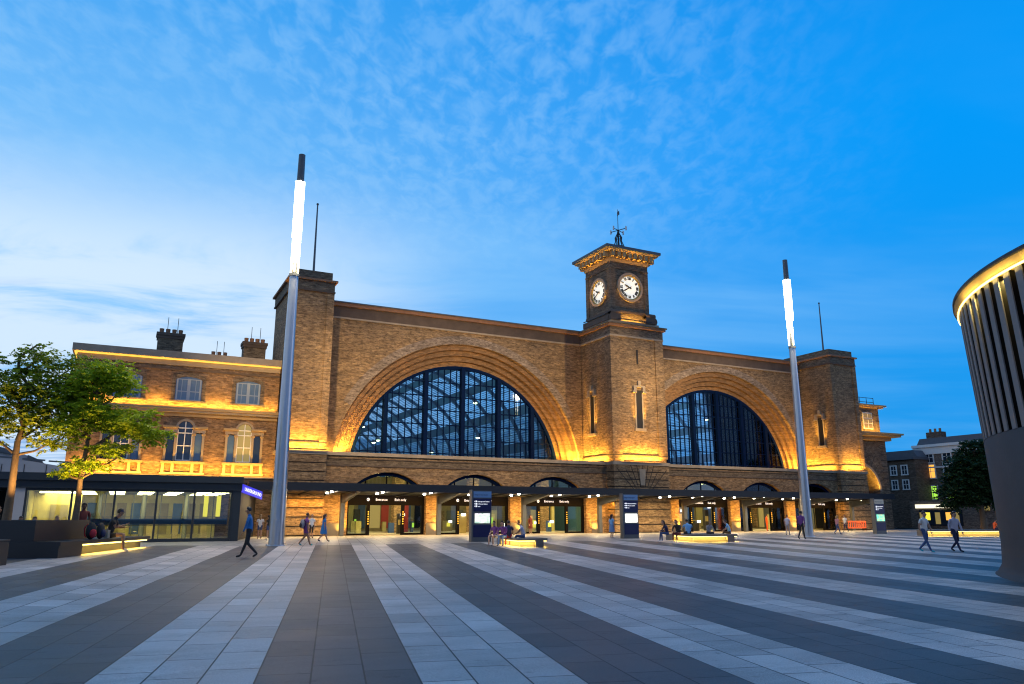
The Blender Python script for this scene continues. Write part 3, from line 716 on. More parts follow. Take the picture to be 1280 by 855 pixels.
# ---- glazed doorways
M['hazard'] = emit('hazard_yellow', (1, .62, .05), .5, (.7, .45, .05))
for i, c in enumerate(BAY):
    f = MB(); y = 65.05
    f.box(c-HW, y-.1, 2.62, c+HW, y+.12, 3.35)                     # fascia
    for x in (c-HW+.1, c-1.55, c+1.55, c+HW-.1): f.box(x-.13, y-.12, 0, x+.13, y+.14, 2.62)
    f.box(c-HW, y-.08, 2.5, c+HW, y+.1, 2.62)
    for a_, b_2 in ((c-HW, c-1.55), (c+1.55, c+HW)): f.box(a_, y-.04, .0, b_2, y+.04, .16)
    for x in (c-1.9, c, c+1.9): f.box(x-.06, y-.03, 3.35, x+.06, y+.05, 5.1 if abs(x-c) < 1 else 4.75)
    d = f.build('doorway', M['jet'], st_)
    g = MB()
    for a_, b_2 in ((c-HW+.2, c-1.68), (c+1.68, c+HW-.2)): g.box(a_, y-.01, .16, b_2, y+.01, 2.5)
    R_ = 4.2; a = math.asin(3.3/R_); g.prism(arc(c, .95, R_, math.pi/2-a, math.pi/2+a, 20), y-.006, y+.006)
    g.build('pane', M['shopglass'], d)
    h = MB()
    for x in (c-1.55, c+1.55):
        for q in range(6): h.box(x-.05, y-.135, .9+q*.2, x+.05, y-.122, 1.0+q*.2)
    h.build('hazard_dots', M['hazard'], d)
    text('Entrance', .30, (c-.95, y-.112, 2.88), FRONT, M['text'], d)
    text('Exit only', .30, (c+.75, y-.112, 2.88), FRONT, M['text'], d)
    r = MB(); r.ring(c-1.6, 2.98, .09, .13, y-.115, y-.102, 0, 2*math.pi-.001, 18); r.box(c-1.62, y-.115, 2.86, c-1.58, y-.103, 3.1); r.build('door_symbol', M['text'], d)
# brick piers between the doors have darker stone feet
for x in (16.0, 24.75, 33.05, 41.9, 51.3, 59.75, 68.05): MB().box(x-.62, 64.46, .0, x+.62, 64.499, 1.0).build('pier_foot', M['granite2'], st_)
# ---- eastern range with its carriage arch
b = MB(); EY = 66.0; cx, R_ = 82.0, 3.15; zs = 4.7
b.prism([(80.45, 0), (80.45, zs+2.74)] + arc(cx, zs, R_, math.acos(-1.55/R_), 0, 22) + [(cx+R_, 0), (87.1, 0), (87.1, 11.1), (80.4, 11.1)][0:] , EY, 67.6) if False else None
pl = [(80.46, 11.0), (80.46, zs+math.sqrt(R_**2-1.54**2))] + arc(cx, zs, R_, math.acos(-1.54/R_), 0, 22) + [(cx+R_, 0), (87.1, 0), (87.1, 11.0)]
b.prism(pl, EY, 67.6); b.box(80.46, EY+.15, 11.9, 86.6, 72, 15.2)
b.box(80.46, 67.6, 0, 87.1, 80, 11.0)
er = b.build('eastern_range', M['stock_dark'], st_)
b = MB(); b.box(80.46, EY-.5, 11.0, 87.7, 75, 11.45); b.box(80.46, EY-1.3, 11.45, 88.6, 75, 11.7); b.box(80.46, EY-1.5, 11.7, 88.9, 75, 11.9)
b.box(80.46, EY-.2, 15.2, 87.2, 73, 15.4); b.box(80.46, EY-.4, 15.4, 87.6, 73, 15.6); b.build('cornice', M['cream'], er)
b = MB()
for i in range(14):
    t = math.pi*(.04+i*.068)
    if cx+4.4*math.cos(t) < 80.5: continue
    for d in (0,):
        u, v = Vector((math.cos(t), 0, math.sin(t))), Vector((-math.sin(t), 0, math.cos(t)))
        b.obox(Vector((cx, EY-.03, zs))+u*3.2-v*.02, u*(1.4 if i % 2 else 1.9), v*.05, Vector((0, .025, 0)))
for i in range(13):
    z = 1+i*.75
    if z < 11: b.box(86.0, EY-.03, z, 87.13, EY-.004, z+.06)
    if 12 < 1+i*.75+5 < 15: b.box(86.0, EY+.12, z+5, 86.63, EY+.147, z+5.06)
b.build('joints', M['groove'], er)
b = MB(); b.ring(cx, zs, R_+.004, R_+.34, EY-.08, EY-.003, 0, 2.07, 24); b.mat(1).box(80.5, 67.55, 0, cx+R_, 67.595, 7.7)
b.build('archivolt', [M['stone'], M['gap']], er)
b = MB(); b.box(83.5, EY+.02, 12.45, 85.2, EY+.148, 14.55)
wf = b.build('window', M['white'], er)
b = MB()
for i in range(2):
    for j in range(3): b.box(83.62+i*.8, EY+.0, 12.55+j*.66, 84.3+i*.8, EY+.018, 13.13+j*.66)
b.build('pane', emit('dim_lit_pane', (.9, .62, .2), .12, (.12, .09, .05)), wf)
b = MB()
for x in (81.0, 82.3, 83.6, 84.9, 86.2): b.cyl((x, EY+.4, 15.6), (x, EY+.4, 16.6), .04, n=6)
for z in (16.0, 16.55): b.cyl((80.5, EY+.4, z), (86.2, EY+.4, z), .035, n=6)
b.build('roof_railing', M['black'], er)

# ---- floodlights along the ledges (each a row of warm lamps behind the ledge)
LEDZ = LED+.12
def flood(x0, y0, x1, y1, tgt, watts, width=.25, spread=None, z=LEDZ, col=(1, .50, .06)):
    lf = MB(); lf.box(min(x0, x1)-.04, min(y0, y1)-.06, z-.10, max(x0, x1)+.04, max(y0, y1)+.06, z-.02)
    lf.build('floodlight_housing', M['black'], st_)
    strip('ledge_floodlight', (x0, y0, z), (x1, y1, z), tgt, width, watts, col, spread)
for x0, x1 in ((16.9, 18.9), (40.6, 42.7), (50.3, 51.9), (73.6, 75.6)):
    flood(x0, 69.12, x1, 69.12, ((x0+x1)/2, 69.75, 10), 420, spread=140)
flood(11.3, 63.45, 14.8, 63.45, (13, 64.3, 9), 420)
flood(44.2, 62.75, 48.9, 62.75, (46.5, 63.6, 9), 560)
flood(42.75, 64.4, 42.75, 68.7, (43.6, 66.5, 9), 480)
flood(75.45, 64.8, 75.45, 68.7, (76.3, 66.7, 9), 420)
flood(76.8, 63.45, 79.9, 63.45, (78.3, 64.3, 9), 420)
flood(15.1, 68.5, 16.5, 68.5, (15.8, 69.0, 10), 90)
flood(KX0+.3, KY0-.85, KX1-.3, KY0-.85, (KCX, KY0-1.1, 29), 70, spread=50, z=21.62)
flood(KX0-.62, KY0+.3, KX0-.62, KY1-.3, (KX0-1.0, KCY, 29), 62, spread=50, z=22.25)
strip('plinth_lamp', (KX0+1.0, KY0-.40, 21.56), (KX1-1.0, KY0-.40, 21.56), (KCX, KY0+.1, 22.0), .12, 60)
flood(81.2, EY-.6, 86.8, EY-.6, (84, EY+.2, 14), 200, z=12.02)
strip('archway_lamp', (82.4, EY-.25, 4.85), (84.9, EY-.25, 4.85), (83.9, EY+.1, 7), .25, 120)

# ------------------------------------------------------------------ west wing
wg = thing('station_wing', 'three storey brick wing with arched first floor windows and chimneys, left of the big arches', 'building', (3.7, 66, 0))
WX0, WX1, WY = -3.95, 11.13, 66.0
b = MB(); b.box(WX0, WY, 0, WX1, 78, 13.45); b.build('wall', M['wingbrick'], wg)
b = MB()
b.mat(0).box(WX0-.05, WY-.08, 13.05, WX1, WY-.002, 13.2); b.mat(1).box(WX0-.1, WY-.12, 13.45, WX1, 78, 13.85)
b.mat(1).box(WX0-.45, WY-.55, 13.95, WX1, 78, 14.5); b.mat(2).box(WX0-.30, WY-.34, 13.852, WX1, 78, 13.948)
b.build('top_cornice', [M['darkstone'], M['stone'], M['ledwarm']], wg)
b = MB()
b.mat(0).box(WX0-.1, WY-.14, 9.35, WX1, WY-.002, 9.65); b.mat(1).box(WX0-.25, WY-.42, 9.65, WX1, WY-.002, 9.85); b.mat(0).box(WX0-.3, WY-.55, 9.85, WX1, WY-.002, 10.05)
b.mat(1).box(WX0-.1, WY-.3, 4.55, WX1, WY-.002, 4.72); b.mat(2).box(WX0-.05, WY-.18, 4.2, WX1, WY-.002, 4.55)
b.build('string_course', [M['cream'], M['stone'], M['darkstone']], wg)
def sash(cx, paneM):
    z0, z1, hw = 10.65, 12.35, .98; Rr = 2.2; a = math.asin(hw/Rr); zc = z1-Rr*math.cos(a)
    b = MB(); b.ring(cx, zc, Rr, Rr+.34, WY-.05, WY-.002, math.pi/2-a*1.15, math.pi/2+a*1.15, 12)
    for s in (-1, 1): b.box(cx+s*(hw+.02), WY-.05, z0-.2, cx+s*(hw+.3), WY-.002, z1)
    b.mat(1); 
    for x in (cx-hw+.05, cx-.12, cx+hw-.17): b.box(x, WY-.045, z0, x+(.24 if abs(x-cx) < .2 else .12), WY-.006, z1+.08)
    for z in (z0, (z0+z1)/2-.15, z1-.02): b.box(cx-hw+.05, WY-.04, z, cx+hw-.05, WY-.008, z+.07)
    for x in (cx-.52, cx+.52): b.box(x-.02, WY-.03, z0, x+.02, WY-.008, z1)
    b.mat(0).box(cx-hw-.4, WY-.38, z0-.2, cx+hw+.4, WY-.004, z0-.04)  # projecting sill added to keep the uplight off the window
    f = b.build('sash_window', [M['stock_dark'], M['sashgrey']], wg)
    b = MB(); b.prism([(cx-hw, z0), (cx+hw, z0)] + arc(cx, zc, Rr, math.pi/2-a, math.pi/2+a, 12), WY-.02, WY-.004)
    b.build('pane', paneM, f)
for cx in (-.35, 4.05, 8.65): sash(cx, M['curtain'])
def venetian(cx, lit):
    z0 = 5.85; b = MB(); d0 = WY-.004
    def pil(x, w_, z1): 
        b.box(x-w_/2, WY-.16, z0, x+w_/2, d0, z1-.22); b.mat(1).box(x-w_/2-.06, WY-.22, z1-.22, x+w_/2+.06, d0, z1-.08).mat(0)
        b.box(x-w_/2, WY-.18, z1-.08, x+w_/2, d0, z1)
    for s in (-1, 1):
        for dx in (.66, 1.38): pil(cx+s*dx, .17, 8.1)
        b.mat(0).box(cx+s*.56, WY-.18, 8.1, cx+s*1.52, d0, 8.4); b.mat(1).box(cx+s*.5, WY-.36, 8.4, cx+s*1.66, d0, 8.56); b.mat(0)
    b.ring(cx, 8.42, .58, .74, WY-.14, d0, 0, math.pi, 20)
    # balcony panel below
    b.mat(1).box(cx-1.6, WY-.34, 5.62, cx+1.6, d0, 5.80); b.box(cx-1.62, WY-.34, 4.78, cx+1.62, d0, 4.92)
    for x in (-1.42, -.72, .72, 1.42): b.box(cx+x-.1, WY-.28, 4.92, cx+x+.1, d0, 5.62)
    w_ = b.build('arched_window', [M['stone'], M['cream']], wg)
    g = MB(); g.mat(1 if lit else 0).prism([(cx-.56, z0), (cx+.56, z0), (cx+.56, 8.42)] + arc(cx, 8.42, .56, 0, math.pi, 16)[1:-1] + [(cx-.56, 8.42)], WY-.03, WY-.012)
    for s in (-1, 1): g.mat(2 if s == (-1 if lit else 1) else 0).box(cx+s*.77, WY-.03, z0, cx+s*1.28, WY-.012, 8.02)
    g.build('pane', [M['pane'], M['litpane'], M['curtain']], w_)
    s_ = MB()
    for x in (-.56, -.04, .5): s_.box(cx+x, WY-.06, z0, cx+x+.07, WY-.033, 8.3 if abs(x) > .2 else 8.95)
    for z in (z0, 7.0, 8.0, 8.40): s_.box(cx-.56, WY-.058, z, cx+.56, WY-.034, z+.08)
    s_.build('glazing_bars', M['white'], w_)
venetian(-.4, False); venetian(4.1, False); venetian(8.62, True)
def chimney(x0, x1, y, z0, z1, n):
    b = MB(); b.box(x0, y, z0, x1, y+1.2, z1-.5); b.mat(1).box(x0-.08, y-.08, z1-.5, x1+.08, y+1.28, z1-.25); b.box(x0-.14, y-.14, z1-.25, x1+.14, y+1.34, z1)
    c = b.build('chimney', [M['stock_dark'], M['darkstone']], wg); p = MB()
    for i in range(n):
        x = x0+(x1-x0)*(i+.5)/n; p.cyl((x, y+.5, z1), (x, y+.5, z1+.42), .16, .19, 8)
    for x in (x0+(x1-x0)*.35, x0+(x1-x0)*.75): p.mat(1).cyl((x, y+.6, z1), (x, y+.6, z1+1.5), .025, n=5)
    p.build('chimney_pots', [M['redband'], M['black']], c)
chimney(1.5, 3.5, 70, 14.0, 16.95, 4); chimney(8.5, 10.4, 70, 14.0, 16.85, 4)
chimney(6.3, 7.9, 76, 14.0, 16.55, 3); chimney(9.0, 10.0, 77, 14.0, 16.4, 2); chimney(12.0, 13.2, 77, 14.0, 16.3, 3)
b = MB(); b.prism([(3.2, 14.3), (10.6, 14.3), (8.3, 16.0), (6.0, 16.0)], 73, 80); b.build('roof', M['lead'], wg)
strip('wing_floodlight', (WX0+.3, WY-.46, 10.12), (WX1-.2, WY-.46, 10.12), (3.6, WY+.2, 12), .12, 520)
strip('wing_floodlight', (WX0+.3, WY-.75, 4.78), (WX1-.2, WY-.75, 4.78), (3.6, WY+.1, 7), .15, 620)

# ------------------------------------------------------------------ underground entrance pavilion
pv = thing('glass_pavilion', 'low glass fronted ticket hall pavilion with dark steel fascia and yellow lit interior', 'pavilion', (0, 53.5, 0))
PX0, PX1, PY = -14.0, 7.1, 53.5
b = MB(); b.box(PX0, PY-.5, 3.65, PX1, 66, 4.08); b.box(PX0, PY-.25, 3.2, PX1-.02, 66, 3.648)
b.build('roof_fascia', M['steel'], pv)
b = MB()
for x in (-4.95, -2.6, -.3, 2.05, 4.25, 6.5): b.box(x-.06, PY-.06, 0, x+.06, PY+.1, 3.2)
b.box(6.56, PY-.12, 0, 7.06, PY+.35, 3.2); b.box(-5.0, PY-.07, 0, 6.6, PY+.1, .2); b.box(-5, PY-.05, 3.05, 6.6, PY+.05, 3.2)
b.build('frame', M['steel'], pv)
b = MB(); b.box(-5, PY-.01, .2, 6.5, PY+.005, 3.06); b.build('pane', M['shopglass'], pv)
b = MB(); b.box(-5.9, PY-.1, 0, -5.01, PY+.3, 3.2); b.build('end_panel', M['panel'], pv)
b = MB()
b.mat(0).box(-5, PY+.1, 0, 6.6, 65.9, .015); b.mat(1).box(-5, 63, .015, 6.6, 63.2, 3.15); b.mat(2).box(-5, PY+.1, 3.1, 6.6, 65.9, 3.19)
b.mat(1).box(-5, PY+.4, .015, -4.85, 63, 3.1); b.mat(1).box(-4.8, 57.2, .015, -2.2, 57.4, 3.1)
b.mat(3).box(-3.9, 57.13, .015, -2.9, 57.197, 2.3)
for x in (-1.2, 1.5, 4.2): b.mat(2).cyl((x, 59, 0), (x, 59, 3.1), .16, n=12)
for y, z in ((PY+.5, .98), (PY+.5, 1.5)): b.mat(4).box(-2.4, y, z, 6.4, y+.03, z+.04)
b.mat(5).box(-2.4, PY+.62, 1.05, 6.4, PY+.66, 1.42)
for x in (5.2, 6.0): b.mat(6).box(x-.14, 56, 1.5, x+.14, 56.05, 2.9)
for q in range(9): b.mat(3 if q % 3 else 5).box(-2+q*.93, 62.9, .3, -2+q*.93+.62, 62.99, 2.5)
for q in range(5): b.mat(3).box(-1.6+q*1.7, 58+q % 2*2, .015, -1.2+q*1.7, 58.5+q % 2*2, 1.25); b.mat(2).box(-.9+q*1.75, 60.5, .015, -.84+q*1.75, 60.56, 3.1)
b.build('ticket_hall', [M['hall'], M['paleyellow'], M['steelsoft'], M['hallwall'], M['steelsoft'], M['bluestuff'], M['yellow']], pv)
b = MB()
for y in (54.6, 56.6, 58.8, 61.2):
    for x in (-1.9, -.2, 1.5, 3.2, 4.9, 6.0): MB().box(x-.45, y-.035, 3.05, x+.45, y+.035, 3.09).build('ceiling_light', M['ceil'], pv)
b.box(-4.4, 55.0, 2.95, -2.4, 55.2, 3.04)
b.build('ceiling_light', M['ceil'], pv)
for x in (-3, .8, 4.2): area('ticket_hall_light', (x, 57.5, 3.0), (x, 58, 0), 2.5, 3, 260, (1, .82, .30))
b = MB(); b.obox((7.02, 53.55, 3.12), (1.75, 2.6, -.42), (.06, -.04, 0), (0, 0, .54)); sg = b.build('blue_sign_band', M['blue_sign'], pv)
dx = Vector((1.75, 2.6, -.42)).normalized(); up = Vector((0, 0, 1)); nn = dx.cross(up).normalized(); up2 = nn.cross(dx)
text('UNDERGROUND', .33, Vector((7.02, 53.55, 3.12))+dx*.38+Vector((.085, -.06, .15)), Matrix((dx, up2, nn)).transposed(), M['blue_text'], sg)
b = MB(); b.obox((6.98, 54.2, 0.01), (2.6, 10.6, 0), (.12, -.03, 0), (0, 0, 3.1)); b.build('side_wall', M['gap'], pv)
# the curved roof and pale screen above the pavilion's western end
cr = thing('concourse_roof', 'pale curved concourse roof rising behind the pavilion at the far left', 'roof', (-9, 62, 0))
b = MB(); b.prism([(-16, 4.09), (-2.75, 4.09), (-2.75, 4.55), (-5.2, 4.95), (-16, 5.6)], 57.0, 57.4); b.mat(1)
for i in range(11): b.box(-15.2+i*1.2, 56.97, 4.09, -15.16+i*1.2, 56.998, 4.75)
b.build('parapet_screen', [M['panel'], M['groove']], cr)
b = MB(); cv = [(-22+18.0*i/20, 4.1+2.9*math.sqrt(max(0, 1-(i/20)**2.6))) for i in range(21)]
b.prism([(-22, 4.1)]+cv[::-1][:-1]+[(-22, 7.0)], 60.4, 74); b.mat(1)
for i in range(0, 20, 2): b.obox((cv[i][0], 60.2, cv[i][1]-.25), (cv[i+1][0]-cv[i][0], 0, cv[i+1][1]-cv[i][1]), (0, .18, 0), (0, 0, .3))
b.build('curved_shell', [M['panel'], M['steelsoft']], cr)
MB().box(-14, 60, 0, -5.95, 60.2, 3.19).build('dark_interior_panel', M['gap'], pv)  # black panel standing in for the shade of the unlit interior
b = MB()
for i in range(6): b.obox((-12+i*1.5, 59.5, 5.6-i*.1), (1.3, 0, -.06), (0, .1, 0), (0, 0, .1))
b.build('roof_lights', M['steelsoft'], cr)

# ------------------------------------------------------------------ canopy
cn = thing('entrance_canopy', 'long dark steel canopy with rows of small downlights over the station doors', 'canopy', (42, 60, 0))
CX0, CX1 = 8.15, 77.0
b = MB(); b.prism([(58.0, 3.62), (64.3, 3.32), (64.3, 3.5), (58.0, 3.95)], CX0, CX1, 'x'); b.box(CX0-.02, 57.9, 3.42, CX1+.02, 58.06, 4.02)
for i in range(34): x = CX0+.6+i*2.08; b.prism([(58.1, 3.5), (64.2, 3.22), (64.2, 3.33), (58.1, 3.62)], x-.05, x+.05, 'x')
b.build('roof_deck', M['decksteel'], cn)
COLX = (16.3, 24.75, 33.05, 41.3, 51.6, 59.75, 68.05, 76.2)
for x in COLX:
    b = MB(); b.box(x-.17, 62.9, 0, x+.17, 63.25, 3.3); b.build('column', M['steelsoft'], cn)
    b = MB(); b.prism([(62.9, 2.6), (62.9, 3.3), (58.3, 3.58), (58.12, 3.58), (58.12, 3.4)], x-.13, x+.13, 'x'); b.build('bracket_arm', M['steelsoft'], cn)
for i in range(17):
    x = 10.6+i*4.12
    for y in (58.9, 60.4, 61.9): z = 3.62-(y-58)*.0476; MB().cyl((x, y, z-.10), (x, y, z+.02), .11, n=10).build('downlight', M['down'], cn)
for i in range(17):
    x = 10.6+i*4.12; area('canopy_downlight', (x, 60.4, 3.2), (x, 60.2, 0), .5, .5, 230, (1, .72, .36))
for x in (12.2, 14.2)+tuple(c for c in COLX): area('pier_uplight', (x+.3, 64.1, .12), (x+.25, 64.5, 2.0), .4, .12, 48, (1, .50, .07), 90)
strip('canopy_wall_wash', (12, 63.3, 2.85), (76, 63.3, 2.85), (44, 64.5, 1.0), .2, 1150, (1, .47, .07))

# ------------------------------------------------------------------ lamp masts
K_ = Vector((0, 0, 1))
def mast(x, y, label):
    t = thing('lamp_mast', label, 'lamp mast', (x, y, 0), 'tall lamp masts in the square')
    b = MB(); b.cyl((x, y, -.05), (x, y, 3.0), .42, .40, 20); b.cyl((x, y, 3.0), (x, y, 15.4), .385, .25, 20); b.cyl((x, y, 2.96), (x, y, 3.03), .41, n=20)
    b.cyl((x, y, -.02), (x, y, .06), .56, .54, 20); b.box(x-.10, y-.425, .7, x+.10, y-.36, 1.3)
    for q in range(8): b.cyl((x+.49*math.cos(q*.785), y+.49*math.sin(q*.785), .06), (x+.49*math.cos(q*.785), y+.49*math.sin(q*.785), .11), .03, n=6)
    b.build('pole', M['mast'], t)
    b = MB(); b.cyl((x, y, 15.3), (x, y, 21.4), .13, n=10); b.cyl((x, y, 21.35), (x, y, 23.15), .22, .20, 16); b.cyl((x, y, 15.35), (x, y, 15.5), .3, n=16)
    b.build('lamp_head', M['steelsoft'], t)
    b, d = MB(), MB()
    for j in range(21):
        z = 15.72+j*.275
        for i in range(6):
            if j < 8 and i % 2: continue
            a = i*math.pi/3+.3; c = Vector((x+.22*math.cos(a), y+.22*math.sin(a), z)); (d if j < 2 else b).cyl(c-K_*.128, c+K_*.128, .06 if j < 8 else .085, n=8)
    for tx, ty, tz, wt in (((x+5, 69, 11, 7000), (x+19, 69, 11, 15000)) if x < 20 else ((x+13, 69, 13, 17000), (x+3, 69, 11, 9000), (x-24, 69, 11, 13000), (x-8, 66, 14, 7000))):
        l = bpy.data.lights.new('mast_flood', 'SPOT'); l.energy = wt*1.22; l.color = (1, .69, .33); l.spot_size = R(52); l.spot_blend = 1; l.shadow_soft_size = .4
        o = bpy.data.objects.new('mast_flood', l); COL.objects.link(o); o.location = (x, y+.45, 18.3); o.rotation_euler = (Vector((tx, ty, tz))-o.location).to_track_quat('-Z', 'Y').to_euler()
    l = bpy.data.lights.new('mast_downlight', 'SPOT'); l.energy = 7500; l.color = (1, .84, .56); l.spot_size = R(136); l.spot_blend = .7; l.shadow_soft_size = .8
    o = bpy.data.objects.new('mast_downlight', l); COL.objects.link(o); o.location = (x, y-.5, 18.0)
    b.build('lamps', M['lamp'], t); d.build('lamp_cluster', M['lampdim'], t)
mast(7.84, 44.06, 'tall tapering metal lamp mast with a blazing white top, nearer one beside the pavilion')
mast(49.2, 45.1, 'tall slim lamp mast glowing white in front of the right hand arch')

# ------------------------------------------------------------------ wayfinding totems
M['paleblue'] = plain('pale_blue_panel', (.16, .30, .52), .4, var=.05); M['beige'] = plain('beige_panel', (.55, .50, .40), .5, var=.05)
m_, nt_, b_ = nm('map_screen'); b_.inputs['Emission Strength'].default_value = .85
v_ = wpos(nt_, (3, 3, 5)); L(nt_, ramp(nt_, nz(nt_, v_, 1.6, 3), [(.38, (.08,.30,.12)), (.47, (.75,.85,.55)), (.55, (.95,.95,.9)), (.64, (.45,.25,.4))]), b_.inputs['Emission Color']); M['screenmap'] = m_
m_, nt_, b_ = nm('green_screen'); b_.inputs['Emission Strength'].default_value = .9
v_ = wpos(nt_, (3, 3, 5)); L(nt_, ramp(nt_, nz(nt_, v_, 1.2, 2), [(.42, (.02,.75,.40)), (.5, (.9,.65,.05)), (.58, (.05,.55,.3))]), b_.inputs['Emission Color']); M['screengreen'] = m_
def totem(x, y, label, head, scr, ang=0):
    t = thing('wayfinding_totem', label, 'totem sign', (x, y, gz(x, y)), 'wayfinding totems in the square'); z = gz(x, y); w_, d_ = .68, .17
    b = MB(); b.box(x-w_, y-d_, z, x+w_, y+d_, z+3.15); b.box(x-w_-.03, y-d_-.03, z, x-w_+.05, y+d_+.03, z+3.2); b.build('case', M['steelsoft'], t)
    f = y-d_
    hp = MB().box(x-w_+.1, f-.02, z+2.72, x+w_-.02, f-.002, z+3.1).build('header_panel', head, t)
    fp = MB().box(x-w_+.1, f-.02, z+1.86, x+w_-.02, f-.002, z+2.66).build('direction_panel', M['navy'], t)
    MB().box(x-w_+.1, f-.02, z+.28, x+w_-.02, f-.002, z+1.02).build('foot_panel', M['navy'], t)
    b = MB(); b.box(x-w_+.2, f-.03, z+1.14, x+w_-.12, f-.004, z+1.74); b.build('screen', scr, t)
    text("King's Cross Square", .115, (x-w_+.17, f-.024, z+2.86), FRONT, M['navy'], hp)
    for i, s in enumerate(('Underground Station', 'St Pancras Station', 'Taxis')):
        text(s, .098, (x-w_+.36, f-.024, z+2.44-i*.15), FRONT, M['text'], fp)
    b = MB()
    for i in range(3):
        b.box(x-w_+.24, f-.026, z+2.43-i*.15, x-w_+.33, f-.021, z+2.53-i*.15)
        b.add([(x-w_+.14, f-.024, z+2.48-i*.15), (x-w_+.20, f-.024, z+2.44-i*.15), (x-w_+.20, f-.024, z+2.52-i*.15)], [(0, 1, 2)])
    b.build('sign_symbols', M['text'], fp)
totem(20.5, 45.0, 'navy sign totem with a colourful lit map screen, behind the middle stone bench', M['paleblue'], M['screenmap'])
totem(33.35, 47.0, 'navy sign totem with a blank bright white screen, beside the woman in the blue top', M['paleblue'], M['screenW'])
totem(63.3, 49.5, 'navy sign totem with beige heading and green screen, near the right end of the canopy', M['beige'], M['screengreen'])

# ------------------------------------------------------------------ stone benches and planter
def bench(name, label, c, ang, ln, wd, hgt, lit0, lit1, end_lit=0.0):
    """block from its corner c, ln metres along the direction ang, wd metres to the right of it; an LED recess in the long left side"""
    z = gz(c[0], c[1])-.06; t = thing(name, label, 'bench', (c[0], c[1], z), 'stone benches with lit undersides')
    u = Vector((math.sin(ang), math.cos(ang), 0)); v = Vector((math.cos(ang), -math.sin(ang), 0)); c = Vector((c[0], c[1], z)); k = Vector((0, 0, 1)); rc = .22
    if lit0 == 'both': pass
    b = MB(); h_ = hgt+.06
    # core, set back where the recesses are
    side = 1 if lit0 >= 0 else 0
    b.obox(c+v*rc+u*rc, u*(ln-2*rc), v*(wd-2*rc), k*(h_-.12))
    b.obox(c+k*(h_-.12), u*ln, v*wd, k*.12)
    a0, a1 = lit0*ln, lit1*ln
    for face in ('long_l', 'long_r'):
        o = c if face == 'long_l' else c+v*(wd-rc)
        if a0 > .01: b.obox(o, u*a0, v*rc, k*(h_-.12))
        if a1 < ln-.01: b.obox(o+u*a1, u*(ln-a1), v*rc, k*(h_-.12))
    e1 = end_lit*wd
    if e1 < wd-.01: b.obox(c+v*max(e1, rc), u*rc, v*(wd-max(e1, rc)-rc), k*(h_-.12))
    b.obox(c+u*(ln-rc)+v*rc, u*rc, v*(wd-2*rc), k*(h_-.12))
    b.build('stone_block', M['granite2'], t)
    b = MB()
    b.obox(c+u*(a0+.02)+v*.05+k*(h_-.165), u*(a1-a0-.04), v*.1, k*.04); b.obox(c+u*(a0+.02)+v*(wd-.15)+k*(h_-.165), u*(a1-a0-.04), v*.1, k*.04)
    if end_lit > 0: b.obox(c+v*.16+u*.05+k*(h_-.165), u*.1, v*(e1-.2), k*.04)
    b.build('led_strip', M['led'], t); zl = h_-.19
    def led(p, q, w_):
        p, q = p+k*zl, q+k*zl; strip('bench_led', p, q, (p+q)/2-k, .06, w_*.95, (1, .62, .09))
    n_ = (a1-a0)
    led(c+u*a0+v*.1, c+u*a1+v*.1, 13*n_); led(c+u*a0+v*(wd-.1), c+u*a1+v*(wd-.1), 13*n_)
    if end_lit > 0: led(c+v*.15+u*.1, c+v*e1+u*.1, 13*e1)
    return t
bench('stone_bench', 'stone bench with a glowing yellow underside and four people on it, before the map totem', (19.45, 37.9), R(13.8)-.07, 4.0, 1.75, .45, .0, .78, .62)
bench('stone_bench', 'long stone bench glowing underneath, seating people in pale blue shirts', (32.9, 39.6), R(13.8)-.05, 3.6, 3.3, .47, .0, .75, .78)
bench('stone_bench', 'low stone bench with a long lit front, behind the striding couple', (59.6, 41.9), R(14), 1.5, 7.4, .5, 0.0, .6, 1.0)
# left: tiered planter with a lit seat along it
PU = Vector((math.sin(R(22)), math.cos(R(22)), 0)); PV = Vector((-math.cos(R(22)), math.sin(R(22)), 0)); K = Vector((0, 0, 1))
C0 = Vector((-1.85, 33.6, -.08))
pl_ = thing('stone_planter', 'dark granite tiered planter with a yellow lit seat, holding the two trees', 'planter', C0)
b = MB()
b.obox(C0+PU*2.0-PV*.0+K*.0, PU*.001, PV*.001, K*.001)
b.obox(C0, PU*1.9, PV*2.0, K*.56); b.obox(C0+PU*1.9+PV*.35, PU*6.8, PV*1.65, K*.56)             # seat tier
b.obox(C0+K*.56-PV*.05, PU*8.8, PV*2.05, K*.14)
b.obox(C0+PV*1.1+PU*.35+K*.70, PU*4.4, PV*1.0, K*.78)                                             # tall wall
b.obox(C0+PV*2.1+PU*.35+K*.0, PU*.4, PV*6.0, K*1.48)
b.build('granite_tiers', M['granite'], pl_)
b = MB(); b.obox(C0+PV*2.1+PU*.76, PU*3.9, PV*5.9, K*1.36); b.build('soil', M['soil'], pl_)
b = MB(); b.obox(C0+PV*1.6+PU*4.76, PU*.3, PV*6.4, K*1.48); b.build('back_kerb', M['granite'], pl_)
b = MB(); b.obox(C0+PU*1.95+PV*.04+K*.50, PU*6.7, PV*.12, K*.05); b.build('led_strip', M['led'], pl_)
p, q = C0+PU*1.95+PV*.1+K*.47, C0+PU*8.6+PV*.1+K*.47; strip('bench_led', p, q, (p+q)/2-K, .06, 70, (1, .62, .09))
b = MB(); c = Vector((-3.85, 28.7, -.06)); b.obox(c, PU*2.0, PV*3.0, K*.82); b.obox(c+PU*-.02+PV*-.02+K*.82, PU*2.04, PV*3.0, K*.04)
t = thing('granite_block', 'plain dark granite block cut off by the left edge of the photo', 'stone block', c); b.build('block', M['granite'], t, bevel=.02)

